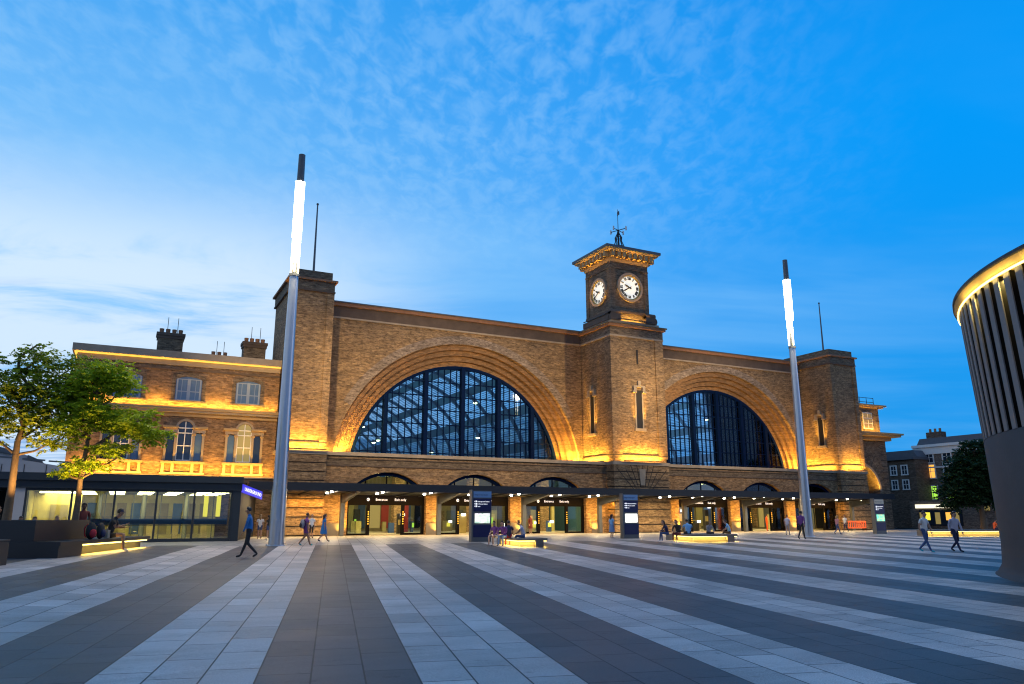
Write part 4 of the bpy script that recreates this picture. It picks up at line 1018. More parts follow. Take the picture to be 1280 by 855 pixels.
# ------------------------------------------------------------------ round vent building
rt = thing('round_pavilion', 'tall dark round building with vertical fins and a yellow lit rim', 'building', (33, 6.2, -.4))
RC = (33.0, 6.2, 0); RB = 11.95
b = MB(); b.lathe([(RB+.36, -.6), (RB+.32, -.40), (RB+.10, -.26), (RB-.05, .0), (RB-.10, .7), (RB, 4.02), (RB-.02, 4.05), (RB-.02, 4.08), (RB-.5, 4.08)], RC, 160); b.build('rendered_base', M['concrete'], rt)
b = MB(); b.lathe([(RB-.34, 4.0), (RB-.12, 8.6)], RC, 120); b.build('dark_lining', M['rotshade'], rt)
fb = MB(); NF = 126
for i in range(NF):
    t = 2*math.pi*i/NF
    if abs(((t-3.4+math.pi) % (2*math.pi))-math.pi) > 2.0: continue
    r_, tt = Vector((math.cos(t), math.sin(t), 0)), Vector((-math.sin(t), math.cos(t), 0)); o = Vector(RC)+r_*(RB-.3)-tt*.12+Vector((0, 0, 4.08))
    up_ = Vector((0, 0, 4.5))+r_*.22
    fb.mat(1).obox(o+tt*.045, r_*.26, tt*.20, up_); fb.mat(0).obox(o+r_*.262, r_*.038, tt*.29, up_)  # fin cores coloured near-black so the gaps between fins look shaded
f_ = fb.build('fins', [M['fin'], M['rotshade']], rt)
b = MB(); b.lathe([(RB+.36, 8.84), (RB+.39, 8.84), (RB+.39, 8.98), (RB-1, 9.0)], RC, 160); b.build('rim', M['concrete'], rt)
b = MB(); b.lathe([(RB+.24, 8.54), (RB+.28, 8.55), (RB+.27, 8.60)], RC, 160); b.build('rim_led', M['led'], rt)
b = MB(); b.lathe([(RB-.10, 8.50), (RB-.05, 8.50), (RB-.05, 8.56)], RC, 120); b.build('slot_led', M['led'], rt)
b = MB(); b.lathe([(RB-.45, 8.58), (RB+.22, 8.585), (RB+.37, 8.86)], RC, 160); b.build('soffit', M['cream'], rt)
for t in [2.4+i*.17 for i in range(13)]:
    r_ = Vector((math.cos(t), math.sin(t), 0)); p = Vector(RC)+r_*(RB+.0)+K*8.45
    area('slot_lamp', p, p-K-r_*.12, .8, .08, 60, (1, .75, .22))
    area('rim_lamp', Vector(RC)+r_*(RB+.34)+K*8.40, Vector(RC)+r_*(RB+.28)+K*9, 1.8, .06, 9, (1, .72, .16))

# ------------------------------------------------------------------ houses across the road
def house(label, X, y0, y1, h_, mat, cols, rows, zrow, special, cor, chim, ws=None):
    t = thing('terraced_house', label, 'house', (X, (y0+y1)/2, 0), 'houses across the road')
    b = MB(); b.box(X, y0, 0, X+10, y1, h_); b.build('wall', mat, t)
    b = MB(); b.mat(0).box(X-.35, y0-.1, h_-.02, X+10.2, y1+.0, h_+.35)
    if cor: b.mat(1).box(X-.15, y0, h_-1.0, X-.004, y1, h_-.02); b.box(X-.12, y0, h_-2.9, X-.004, y1, h_-2.7)
    b.build('cornice', [M['white'] if cor else M['lead'], M['white']], t)
    b = MB(); b.prism([(y0, h_+.35), (y1, h_+.35), (y1-.6, h_+1.3), (y0+.6, h_+1.3)], X+.8, X+9.5, 'x'); b.build('roof', M['lead'], t)
    for (cy_, w_, hh) in chim:
        b = MB(); b.box(X+1.5, cy_, h_, X+2.7, cy_+w_, h_+hh); 
        for i in range(3): b.mat(1).cyl((X+2, cy_+w_*(i+.5)/3, h_+hh), (X+2, cy_+w_*(i+.5)/3, h_+hh+.5), .17, n=7)
        b.build('chimney', [M['housebrick'], M['redband']], t)
    for j, z in enumerate(zrow):
        for i, y in enumerate(cols):
            hh, hw = ws or ((1.3, .55) if z > h_-3 else (1.75, .62))
            f = MB()
            for s in (-1, 1): f.box(X-.08, y+s*hw, z, X-.004, y+s*(hw+.16), z+hh)
            f.box(X-.12, y-hw-.2, z-.15, X-.004, y+hw+.2, z); f.box(X-.08, y-hw-.16, z+hh, X-.004, y+hw+.16, z+hh+.14)
            f.box(X-.06, y-.03, z, X-.012, y+.03, z+hh); f.box(X-.06, y-hw, z+hh*.5-.03, X-.012, y+hw, z+hh*.5+.03)
            w_ = f.build('window', M['white'], t)
            g = MB(); g.box(X-.02, y-hw, z, X-.006, y+hw, z+hh); g.build('pane', M[special.get((j, i), 'pane')], w_)
    return t
house('dark brown brick house with white framed windows, next to the station end', 97.0, 69.3, 80, 9.3, M['housebrick'], (70.9, 72.6, 74.6), 2, (5.3, 7.3), {}, False, ((76, 2, 1.6),), (1.15, .38))
house('grey brick house with white cornice and an orange lit window, behind the dark tree', 100.0, 57.5, 71.4, 11.0, M['greybrick'], (60.2, 63.4, 66.5, 69.1), 3, (3.9, 6.8, 8.9), {(1, 3): 'litorange', (0, 3): 'litgreen', (0, 2): 'litgreen', (1, 1): 'litorange'}, True, ((68, 2.2, 2.2), (60, 1.6, 1.4)))
house('pale tall house just showing above the dark tree beside the round building', 112.0, 52, 66, 16.0, M['panel'], (54, 57, 60, 63), 3, (9, 12), {}, False, ())
# shop under the houses
sp_ = thing('shop_parade', 'row of shops with a bright white lit fascia beneath the tree', 'shop', (97, 66, 0))
b = MB(); b.box(96.4, 55, 0, 99.9, 70.3, 3.6); b.build('wall', M['greybrick'], sp_)
b = MB(); b.box(96.25, 64.2, 2.65, 96.39, 69.4, 3.15); b.build('fascia', emit('lit_fascia', (1, .93, .68), 1.0), sp_)
b = MB(); b.box(96.3, 63, .4, 96.392, 69, 2.4); b.build('pane', M['pane'], sp_)
for i, y in enumerate((63.4, 64.5, 66.0, 67.4, 68.2)): MB().box(96.28, y, .6+i % 2*.5, 96.298, y+.7, 2.1).build('lit_display', M[('litpane', 'litorange', 'litpane', 'yellow', 'litpane')[i]], sp_)
b = MB(); b.box(96.25, 59.4, 2.3, 96.39, 60.6, 3.4); b.box(96.25, 56.5, .9, 96.39, 58.6, 2.4); b.build('sign_box', M['litpane'], sp_)
# orange crowd barrier by the end of the station
t = thing('crowd_barrier', 'orange plastic crowd barrier under the right end of the canopy', 'barrier', (75.5, 62.0, 0))
b = MB(); or_ = plain('orange_plastic', (.75, .11, .03), .5)
b.box(74.1, 61.97, .25, 77.0, 62.03, .38); b.box(74.1, 61.97, .9, 77.0, 62.03, 1.08)
for i in range(10): b.box(74.1+i*.31, 61.98, .38, 74.2+i*.31, 62.02, .9)
b.build('panel', or_, t)
b = MB(); b.box(74.3, 61.7, 0, 74.42, 62.3, .25); b.box(76.7, 61.7, 0, 76.82, 62.3, .25); b.build('foot', M['black'], t)

# ------------------------------------------------------------------ trees
def tree(name, label, x, y, zb, trunk, lobes, nleaf, size, lm, seed, cat='tree', thick=.17, group=None):
    """lobes: (dx, dy, z, rx, ry, rz, weight); each is fed by a limb and filled with leaf sprays"""
    rn = random.Random(seed); t = thing(name, label, cat, (x, y, zb), group)
    b = MB(); top = Vector((x, y, zb+trunk)); 
    b.tube([Vector((x, y, zb-.1)), Vector((x+.02, y, zb+trunk*.5)), top], [thick*1.25, thick, thick*.85], 10)
    lead = [top]; z = zb+trunk; zmax = max(l[2] for l in lobes)+zb
    while z < zmax:
        z += .6; lead.append(Vector((x+rn.uniform(-.12, .12)*(z-zb-trunk), y+rn.uniform(-.1, .1), z)))
    b.tube(lead, [thick*.85*(1-.8*i/len(lead)) for i in range(len(lead))], 8)
    leaves = MB(); tot = sum(l[6] for l in lobes)
    for dx, dy, lz, rx, ry, rz, wt in lobes:
        c = Vector((x+dx, y+dy, zb+lz)); base = min(lead, key=lambda p: abs(p.z-(c.z-abs(dx)*.8-.2)))
        mid = (base+c)/2+Vector((0, 0, -.12)); b.tube([base, mid, c], [thick*.45, thick*.3, thick*.12], 6)
        nsp = max(4, int(nleaf*wt/tot/14))
        for s in range(nsp):
            d = Vector((rn.gauss(0, 1), rn.gauss(0, 1), rn.gauss(0, 1))).normalized()*rn.random()**.42
            p = c+Vector((d.x*rx, d.y*ry, d.z*rz))
            if rn.random() < .04: b.tube([c+(p-c)*.05, (c+p)/2+Vector((0, 0, -.05)), p], [thick*.12, thick*.08, .012], 4)
            ax = (Vector((d.x, d.y, rn.uniform(-.5, .25)))+Vector((rn.gauss(0, .4), rn.gauss(0, .4), 0))).normalized()
            for q in range(14):                       # a pinnate spray of narrow leaflets
                o = p+ax*(q//2)*size*.42; sd = ax.cross(Vector((0, 0, 1))).normalized()*(1 if q % 2 else -1)
                dr = (sd+ax*.6+Vector((rn.gauss(0, .3), rn.gauss(0, .3), rn.gauss(-.2, .35)))).normalized()
                l_ = size*rn.uniform(.7, 1.35); nr = dr.cross(Vector((rn.gauss(0, 1), rn.gauss(0, 1), 1.2))).normalized()*l_*.26
                leaves.add([o, o+dr*l_*.5+nr, o+dr*l_, o+dr*l_*.5-nr], [(0, 1, 2, 3)])
    b.build('trunk', M['bark'], t); leaves.build('crown', lm, t); return t
tree('plane_tree', 'airy olive green tree with forked limbs, cut by the left edge', -4.15, 38.6, 1.1, 3.0,
     [(0, 0, 4.6, 1.0, 1.2, .8, 5), (-1.2, .2, 4.2, 1.0, 1.2, .9, 5), (1.2, .1, 4.9, .95, 1.1, .7, 6), (.2, 0, 6.0, 1.0, 1.2, .9, 7), (-.9, 0, 5.8, 1.0, 1.1, 1.0, 6),
      (.3, .2, 7.2, .7, .8, .75, 4), (1.7, 0, 6.4, .9, 1.0, .6, 5), (1.6, -.2, 5.6, 1.0, 1.0, .5, 5), (1.3, 0, 3.6, .8, .9, .45, 2.2), (-1.6, 0, 7.0, .7, .8, .5, 2.5), (1.9, .2, 7.2, .6, .6, .3, 1.6)], 20000, .15, M['leafA'], 11, thick=.15)
tree('plane_tree', 'bright lime green tree in layered sprays before the brick wing', -1.6, 37.6, 1.1, 2.0,
     [(.6, 0, 6.6, .95, .95, .62, 6), (-.1, 0, 6.1, .85, .9, .6, 4), (1.3, 0, 6.1, .6, .7, .42, 2.6), (1.5, -.1, 4.4, 1.15, .9, .48, 6), (2.5, 0, 4.0, .75, .7, .32, 3.0), (.4, .1, 4.9, .95, 1.0, .5, 4.5),
      (-.6, 0, 4.2, .75, .9, .55, 3.5), (.2, -.1, 2.6, .75, .8, .3, 2.0), (-.6, 0, 2.35, .5, .5, .25, 1.2), (.9, .1, 3.3, .9, .8, .35, 2.6), (-.4, .2, 5.3, .9, .9, .6, 3.2), (2.0, 0, 5.0, .6, .5, .2, 1.0)], 20000, .15, M['leafB'], 5, thick=.12)
tree('street_tree', 'dense dark green tree between the far houses and the round building', 85.5, 53.6, 0, 2.6,
     [(0, 0, 6, 2.6, 2.6, 2.2, 8), (-1.6, .6, 5.0, 1.6, 2, 1.6, 6), (1.9, -.5, 5.3, 2.0, 2, 2.0, 6), (.6, 0, 8.2, 1.9, 2, 1.6, 6), (-1.0, .4, 7.2, 1.7, 1.8, 1.4, 5), (2.2, -.9, 7.4, 1.8, 1.8, 1.6, 5), (-1.6, .4, 3.6, 1.1, 1.3, .8, 3), (1.8, -.5, 3.5, 1.6, 1.6, 1.0, 4), (-3.0, 1.2, 4.3, 1.2, 1.3, .9, 2.6), (-2.5, .9, 6.4, .9, 1, .8, 1.6), (-3.3, 1.4, 3.0, .8, .9, .5, 1.2), (.2, 0, 9.6, .9, 1, .7, 1.6), (1.9, -1, 9.0, .8, .9, .6, 1.4)], 24000, .34, M['leafD'], 23, thick=.3)
for x, y in ((-4.15, 38.6), (-1.6, 37.6)):
    l = bpy.data.lights.new('tree_uplight', 'SPOT'); l.energy = 1000; l.color = (1, .58, .16); l.spot_size = R(75); l.spot_blend = .8; l.shadow_soft_size = .1
    o = bpy.data.objects.new('tree_uplight', l); COL.objects.link(o); o.location = (x+.7, y-1.3, 1.5); o.rotation_euler = (Vector((x, y, 5.5))-o.location).to_track_quat('-Z', 'Y').to_euler()
# ------------------------------------------------------------------ people
CLOTH = {}
def cl(name, c, rough=.8):
    if name not in CLOTH: CLOTH[name] = plain('cloth_'+name, c, rough, var=.15, vscale=9)
    return CLOTH[name]
SKIN = [plain('skin_light', (.42, .25, .18), .55, var=.05), plain('skin_tan', (.28, .15, .09), .55, var=.05), plain('skin_deep', (.09, .045, .028), .5, var=.05)]
EYE = plain('eye', (.02, .015, .015), .2); LIP = plain('lip', (.25, .09, .08), .5)
HAIRM = {'dark': plain('hair_dark', (.018, .012, .01), .5), 'brown': plain('hair_brown', (.06, .032, .016), .5), 'fair': plain('hair_fair', (.28, .18, .08), .5)}
C_ = {'white': (.72, .70, .68), 'black': (.02, .02, .022), 'navy': (.015, .02, .07), 'denim': (.05, .09, .22), 'sky': (.20, .42, .68), 'purple': (.17, .05, .22), 'grey': (.28, .27, .29),
      'beige': (.45, .36, .26), 'red': (.45, .02, .03), 'orange': (.9, .12, .02), 'blue': (.02, .16, .42), 'teal': (.02, .32, .38), 'pink': (.45, .20, .24), 'maroon': (.12, .02, .02), 'lightdenim': (.16, .26, .45), 'lilac': (.48, .46, .56)}

def pose_joints(kind, rn):
    """joints of a 1.75 m figure facing +Y; returns name -> (position, radius) and bones"""
    V = Vector; j = {}
    def put(n, p, r): j[n] = (V(p), r)
    lean = {'stand': .0, 'walk': .04, 'sit': .10, 'hunch': .26, 'phone': .24}[kind]
    sit = kind in ('sit', 'hunch', 'phone'); hz = .93 if not sit else .12
    sp = lambda h, fwd=0: (0, lean*h+fwd, hz+h*math.cos(lean))
    put('pelvis', (0, 0, hz), .135); put('waist', sp(.18), .118); put('chest', sp(.38), .138); put('collar', sp(.52, lean*.05), .085)
    nk = V(sp(.58, .015+lean*.18)); hd = .03 + lean*.25
    j['neck'] = (nk, .052); put('jaw', nk+V((0, hd*.6+.012, .055)), .066); put('head', nk+V((0, hd, .14)), .088); put('crown', nk+V((0, hd-.005, .215)), .062)
    for s, n in ((-1, 'l'), (1, 'r')):
        sh = V(sp(.50))+V((s*.175, 0, -.01)); j['sh'+n] = (sh, .062)
        if kind == 'walk': el, wr = sh+V((s*.05, -.07*s, -.28)), sh+V((s*.05, .06-.10*s, -.52))
        elif kind == 'phone': el, wr = sh+V((s*.07, .10, -.25)), sh+V((s*-.06, .34, -.16 if s > 0 else -.24))
        elif kind == 'hunch': el, wr = sh+V((s*.07, .12, -.25)), sh+V((s*-.04, .33, -.36))
        elif kind == 'sit': el, wr = sh+V((s*.06, .03, -.28)), sh+V((s*-.01, .24, -.40))
        else: el, wr = sh+V((s*.05, -.02, -.29)), sh+V((s*.045, .05, -.54))
        j['el'+n] = (el, .042); j['wr'+n] = (wr, .029)
        hip = V((s*.09, 0, hz-.03)); j['hip'+n] = (hip, .098)
        if sit:
            kn = V((s*.12, .44, .13)); an = V((s*.12, .44+(.05 if s > 0 else -.03), -.33)); to = an+V((s*.02, .17, -.055))
        elif kind == 'walk':
            kn = V((s*.09, .10 if s > 0 else .02, .50)); an = V((s*.08, .26, .066)) if s > 0 else V((s*.08, -.34, .13)); to = an+V((0, .16, -.034 if s > 0 else -.098))
        else: kn = V((s*.095, .02, .49)); an = V((s*.10, -.02, .09)); to = an+V((s*.025, .17, -.05))
        j['kn'+n] = (kn, .062); j['an'+n] = (an, .042); j['to'+n] = (to, .034)
    bones = [('pelvis', 'waist', 'torso'), ('waist', 'chest', 'torso'), ('chest', 'collar', 'torso'), ('collar', 'neck', 'head'), ('neck', 'jaw', 'head'), ('jaw', 'head', 'head'), ('head', 'crown', 'head')]
    for n in 'lr':
        bones += [('chest', 'sh'+n, 'torso'), ('sh'+n, 'el'+n, 'upper'), ('el'+n, 'wr'+n, 'fore'), ('pelvis', 'hip'+n, 'hip'), ('hip'+n, 'kn'+n, 'thigh'), ('kn'+n, 'an'+n, 'calf'), ('an'+n, 'to'+n, 'foot')]
    return j, bones

BODY = {}
def body_mesh(kind):
    """one skinned surface per pose, grown from the joints with the Skin modifier"""
    if kind in BODY: return BODY[kind]
    j, bones = pose_joints(kind, random.Random(1)); names = list(j); idx = {n: i for i, n in enumerate(names)}
    me = bpy.data.meshes.new('skel'); me.from_pydata([tuple(j[n][0]) for n in names], [(idx[a], idx[b]) for a, b, _ in bones], [])
    o = bpy.data.objects.new('skel', me); COL.objects.link(o)
    o.modifiers.new('skin', 'SKIN'); sv = me.skin_vertices[0].data
    for n in names: r = j[n][1]; sv[idx[n]].radius = (r, r); sv[idx[n]].use_root = (n == 'pelvis')
    sb = o.modifiers.new('sub', 'SUBSURF'); sb.levels = 2; sb.render_levels = 2
    dg = bpy.context.evaluated_depsgraph_get(); dg.update()
    m2 = bpy.data.meshes.new_from_object(o.evaluated_get(dg)); bpy.data.objects.remove(o)
    vs = [v.co.copy() for v in m2.vertices]
    # shoulders and chest are wider than deep
    for v in vs:
        h = v.z-j['pelvis'][0].z
        if 0 < h < .6 and abs(v.x) < .25: v.x *= 1.14
    fs = [tuple(p.vertices) for p in m2.polygons]; reg = []
    seg = [(j[a][0], j[b][0], (j[a][1]+j[b][1])/2, t, a) for a, b, t in bones]
    for f in fs:
        c = sum((vs[i] for i in f), Vector())/len(f); best = None
        for a, b, r, t, nme in seg:
            ab = b-a; u = max(0, min(1, (c-a).dot(ab)/max(1e-6, ab.length_squared))); d = (c-(a+ab*u)).length-r
            if best is None or d < best[0]: best = (d, t, u)
        reg.append((best[1], best[2]))
    bpy.data.meshes.remove(m2); BODY[kind] = (vs, fs, reg, j); return BODY[kind]

def person(label, x, y, yaw, kind='stand', hgt=1.72, top='white', low='denim', shoes='black', skin=0, hair='brown', long_hair=False, sleeve='short', legs='long', z=None, cap=None, group='people in the square', wide=1.0):
    """yaw 0 faces the station, 180 faces the camera; for a seated figure z is the seat height"""
    vs, fs, reg, j = body_mesh(kind); k = hgt/1.75; z = gz(x, y) if z is None else z
    root = thing('person', label, 'person', (x, y, z), group); root.rotation_euler = (0, 0, -R(yaw))
    mats = [SKIN[skin], cl(top, C_[top]), cl(low, C_[low]), cl(shoes, C_[shoes], .5), EYE, LIP]
    b = MB(); b.v = [Vector((p.x*k*wide, p.y*k, p.z*k)) for p in vs]; b.f = [list(f) for f in fs]; b.sm = [True]*len(fs)
    def rm(t, u):
        if t == 'torso': return 1
        if t == 'head': return 0
        if t == 'upper': return 1 if sleeve != 'none' and (sleeve == 'long' or u < .62) else 0
        if t == 'fore': return 1 if sleeve == 'long' and u < .92 else 0
        if t == 'hip': return 2
        if t == 'thigh': return 2 if legs in ('long', 'knee') or (legs == 'short' and u < .55) else 0
        if t == 'calf': return 2 if legs == 'long' else 0
        return 3
    b.m = [rm(t, u) for t, u in reg]
    J = {n: Vector((p.x*k, p.y*k, p.z*k)) for n, (p, r) in j.items()}
    # hands: palm, four unequal curled fingers and a thumb, grown from the wrist
    for n, s in (('l', -1), ('r', 1)):
        wr = J['wr'+n]; d = (wr-J['el'+n]).normalized(); e = d.cross(Vector((0, 1, 0)) if abs(d.y) < .8 else Vector((0, 0, 1))).normalized(); q = e.cross(d).normalized()
        b.mat(0); pc = wr+d*.05*k; b.ball(pc, .040*k, .018*k, .052*k, 8, 6, Matrix((e, q, d)).transposed())
        for i, ln in enumerate((.062, .074, .070, .054)):
            o = wr+d*.088*k+e*(-.027+.018*i)*k; m1 = o+d*ln*.5*k; m2 = m1+d*ln*.35*k+q*ln*.42*k*(1 if kind in ('phone', 'hunch') else .4)
            b.tube([o, m1, m2], [.0092*k, .0085*k, .007*k], 6)
        o = wr+d*.035*k-e*.034*k; b.tube([o, o+(d*.6-e*.8).normalized()*.035*k, o+(d*.95-e*.55+q*.4).normalized()*.062*k], [.0105*k, .0095*k, .008*k], 6)
    # face
    hc = J['head']; f_ = Vector((0, 1, -.18 if kind in ('phone', 'hunch') else 0)).normalized(); u_ = Vector((1, 0, 0)).cross(f_)
    P = lambda a, c, e: hc+Vector((1, 0, 0))*a*k+u_*c*k+f_*e*k
    b.mat(0); b.ball(P(0, -.015, .088), .013*k, .022*k, .024*k, 6, 5); b.ball(P(-.088, -.01, 0), .014*k, .022*k, .034*k, 6, 5); b.ball(P(.088, -.01, 0), .014*k, .022*k, .034*k, 6, 5)
    b.mat(4); b.ball(P(-.032, .015, .078), .012*k, .008*k, .008*k, 6, 4); b.ball(P(.032, .015, .078), .012*k, .008*k, .008*k, 6, 4)
    b.mat(5); b.ball(P(0, -.055, .075), .024*k, .008*k, .007*k, 6, 4)
    ORG[root.name] = Vector()
    b.build('body', mats, root)
    h = MB(); a0 = hc+Vector((0, -.014*k, .034*k))
    # hair: shell over the skull, open at the face
    n, m_ = 14, 8; vv = []; ff = []
    for q in range(m_+1):
        ph = math.pi/2*(1-q/m_*1.25)
        for i in range(n):
            t = 2*math.pi*i/n; p = Vector((.098*math.cos(ph)*math.cos(t), .108*math.cos(ph)*math.sin(t), .112*math.sin(ph)))
            if math.sin(t) > .35 and q > m_*.55: p = p*.90+Vector((0, -.01, .02*(q-m_*.55)))
            vv.append(a0+p*k)
    for q in range(m_):
        for i in range(n):
            if math.sin(2*math.pi*(i+.5)/n) > .45 and q >= m_-2: continue
            ff.append((q*n+i, (q+1)*n+i, (q+1)*n+(i+1) % n, q*n+(i+1) % n))
    h.add(vv, ff, True)
    if long_hair:
        h.tube([a0+Vector((0, -.07, .02))*k, a0+Vector((0, -.105, -.13))*k, a0+Vector((0, -.10, -.30))*k], [.085*k, .082*k, .045*k], 10)
    h.build('hair', HAIRM[hair], root)
    if cap:
        c = MB(); c.lathe([(.0, .092), (.06, .082), (.096, .04), (.106, 0), (.106, -.012)], hc+Vector((0, 0, .045*k)), 16)
        c.obox(hc+Vector((-.075, .08, .035)), (.15, 0, 0), (0, .105, -.02), (0, 0, .014)); c.build('cap', cl(cap, C_[cap]), root)
    if legs == 'skirt':
        s_ = MB(); hp = J['pelvis']; s_.lathe([(.13, .12), (.165, -.02), (.21, -.30), (.215, -.42)], hp, 16); s_.build('skirt', mats[2], root)
    return root

# near left: the seated man on the planter's lit ledge, and the people behind it
sz = C0.z+.72
mp = C0+PU*4.6+PV*.16
person('man in a cap and dark shorts bent over his phone on the lit seat', mp.x, mp.y, 100, 'phone', 2.3, 'black', 'black', 'white', 1, 'dark', legs='short', z=sz-.02, cap='navy')
def backpack(label, x, y, z, yaw, mat, acc, k=1.0):
    t = thing('backpack', label, 'backpack', (x, y, z)); t.rotation_euler = (0, 0, R(yaw)); ORG[t.name] = Vector()
    b = MB(); b.ball((0, 0, .25*k), .17*k, .12*k, .27*k, 14, 9); b.build('bag', mat, t)
    b = MB(); b.ball((0, -.10*k, .17*k), .12*k, .07*k, .14*k, 12, 7); b.build('front_pocket', acc, t)
    b = MB()
    for s in (-1, 1): b.tube([Vector((s*.08*k, .06*k, .46*k)), Vector((s*.10*k, .17*k, .35*k)), Vector((s*.10*k, .15*k, .12*k)), Vector((s*.09*k, .08*k, .06*k))], [.02*k]*4, 6)
    b.build('straps', acc, t); return t
q = C0+PU*3.3+PV*.35; backpack('red and black backpack leaning on the planter seat', q.x, q.y, sz, 40, cl('black', C_['black']), cl('red', C_['red']), 1.3)
q = C0+PU*3.95+PV*.25; backpack('black rucksack squeezed beside the man in shorts', q.x, q.y, sz, 60, cl('black', C_['black']), cl('navy', C_['navy']), 1.25)
t = thing('paper_bag', 'small beige bag on the lit planter seat beside the man', 'bag', C0+PU*4.2+PV*.05+K*.72)
b = MB(); o = C0+PU*4.15+PV*.02+K*.72; b.obox(o, PU*.22, PV*.16, K*.34); b.build('bag', cl('beige', C_['beige']), t)
b = MB(); b.tube([o+PU*.05+PV*.08+K*.34, o+PU*.11+PV*.08+K*.46, o+PU*.17+PV*.08+K*.34], [.012]*3, 5); b.build('handle', cl('beige', C_['beige']), t)
for lab, x, y, ang, tp, hr, sk, zz in (('dark haired seated person in a red top seen over the planter wall', -3.92, 42.4, -150, 'red', 'dark', 1, .62), ('seated person in a white shirt seen over the planter wall', -3.42, 42.5, -170, 'white', 'brown', 0, .60),
                                ('fair seated person in a pale top behind the planter wall', -2.62, 42.6, 150, 'lilac', 'fair', 0, .64)):
    person(lab, x, y, ang, 'sit', 1.7, tp, 'denim', 'black', sk, hr, z=zz)
b = MB(); b.box(-4.6, 42.1, 0, -1.9, 42.9, .6); t = thing('granite_block', 'low dark seat hidden behind the planter with three people on it', 'stone block', (-3.2, 42.5, 0)); b.build('block', M['granite'], t)
person('standing man in a dark top behind the planter by the lime green tree', -1.5, 42.6, 170, 'stand', 2.05, 'maroon', 'black', 'black', 2, 'dark', z=.1)
person('person with a beige shoulder bag cut by the left edge beyond the planter', -5.15, 44.0, 60, 'walk', 1.85, 'black', 'denim', 'black', 1, 'brown')
# passers by
person('tall man in a blue jacket striding past the pavilion end', 4.95, 34.1, -75, 'walk', 2.0, 'blue', 'black', 'black', 1, 'dark', sleeve='long', wide=1.1)
person('girl in a white top and denim shorts near the pavilion end', 9.0, 57.2, 10, 'stand', 1.66, 'white', 'denim', 'white', 0, 'fair', True, legs='short')
person('girl in a dark top and shorts beside the girl in white', 9.55, 57.0, -40, 'stand', 1.60, 'black', 'denim', 'white', 0, 'dark', True, legs='short')
person('girl in a beige top half hidden behind the nearer lamp mast', 10.0, 57.6, 30, 'stand', 1.58, 'beige', 'navy', 'black', 0, 'brown', True, legs='short')
person('person in purple with teal shoes and a rucksack walking by the lamp mast', 9.28, 43.5, 75, 'walk', 1.72, 'purple', 'purple', 'teal', 1, 'dark', legs='short')
backpack('grey rucksack on the back of the walker in purple', 9.06, 43.44, .92, -75, cl('grey', C_['grey']), cl('black', C_['black']), .95)
person('man in a white shirt and dark shorts standing before the lit left tower base', 12.6, 57.2, 175, 'stand', 1.68, 'white', 'black', 'black', 0, 'brown', legs='knee')
person('woman in a blue dress walking under the left end of the canopy', 11.75, 49.8, 85, 'walk', 1.68, 'blue', 'blue', 'black', 0, 'brown', True, legs='skirt')
# middle bench
person('woman in shorts with bare legs at the left end of the middle bench', 19.0, 39.7, -120, 'sit', 1.70, 'purple', 'white', 'grey', 0, 'brown', z=.36, legs='short')
person('person in purple and jeans second on the middle bench', 19.35, 39.3, -130, 'hunch', 1.74, 'purple', 'lightdenim', 'black', 0, 'dark', z=.36, sleeve='long')
person('man in navy with a red waistband on the middle bench', 19.75, 39.5, 20, 'sit', 1.76, 'navy', 'red', 'black', 1, 'dark', z=.36)
person('broad man in a pale lilac shirt at the right of the middle bench', 20.55, 39.2, -60, 'hunch', 1.80, 'lilac', 'denim', 'black', 1, 'brown', z=.36, wide=1.15)
person('person in a dark red coat in front of the third doorway', 34.2, 63.9, 160, 'stand', 1.68, 'maroon', 'maroon', 'white', 0, 'dark', True, sleeve='long', legs='skirt')
person('woman in a light blue top and blue skirt beside the white screened totem', 32.05, 47.4, 80, 'stand', 1.68, 'sky', 'lightdenim', 'white', 0, 'dark', True, legs='skirt')
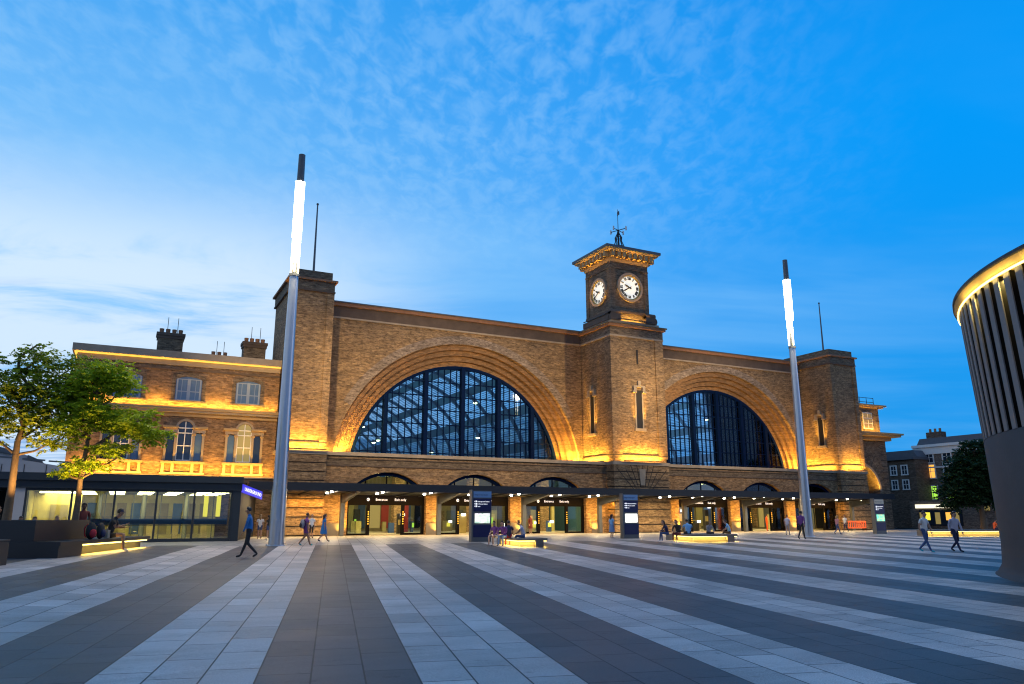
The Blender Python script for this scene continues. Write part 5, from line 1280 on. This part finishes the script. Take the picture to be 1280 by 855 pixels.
# right bench
person('woman in a dark jacket and jeans at the left end of the long bench', 31.75, 40.6, -70, 'hunch', 1.72, 'navy', 'denim', 'white', 0, 'brown', True, sleeve='long', z=.38)
person('woman in black with a brown skirt beside the one in jeans', 32.4, 40.3, -110, 'hunch', 1.78, 'black', 'maroon', 'white', 0, 'dark', True, sleeve='long', z=.38)
person('man in a pale blue shirt seen from behind, middle of the long bench', 33.95, 41.2, 25, 'hunch', 1.84, 'sky', 'black', 'black', 1, 'dark', z=.38, wide=1.12)
person('woman in grey facing the square between two men in blue', 35.5, 41.0, 190, 'hunch', 1.64, 'grey', 'black', 'black', 0, 'fair', z=.38, sleeve='long')
person('man in a bright blue shirt bent forward at the right end of the long bench', 37.0, 40.6, -40, 'hunch', 1.76, 'sky', 'black', 'black', 0, 'brown', z=.38, wide=1.12)
person('worker in an orange suit standing in a right hand doorway', 63.9, 64.2, 120, 'stand', 1.78, 'orange', 'orange', 'black', 1, 'dark', sleeve='long')
person('dark clothed person walking by the farther lamp mast', 44.0, 40.9, 70, 'walk', 1.95, 'purple', 'black', 'black', 1, 'dark', sleeve='long')
person('person in pale lilac walking before the fifth doorway', 51.2, 49.1, 60, 'walk', 1.66, 'lilac', 'grey', 'black', 0, 'brown')
person('person in a pink top walking under the right end of the canopy', 57.6, 49.4, 95, 'walk', 1.62, 'pink', 'denim', 'black', 0, 'fair', True)
person('person in a white shirt near the orange barrier', 66.5, 56.0, 265, 'walk', 1.70, 'white', 'navy', 'black', 0, 'dark')
# right: the striding couple and people beyond
person('broad walker in a white top and jeans, left of the couple', 36.6, 26.05, 170, 'walk', 1.98, 'white', 'denim', 'teal', 0, 'brown', wide=1.25)
person('walker in a lilac shirt and dark jeans, right of the couple', 38.2, 25.5, 185, 'walk', 1.98, 'lilac', 'navy', 'black', 0, 'dark', sleeve='long', wide=1.1)
person('person in orange sitting on the far lit bench by the round building', 66.2, 40.6, 120, 'sit', 1.70, 'orange', 'navy', 'black', 0, 'dark', z=.42)
person('person in bright blue at the end of the far lit bench', 66.9, 40.4, 60, 'sit', 1.72, 'blue', 'navy', 'black', 1, 'dark', z=.42)
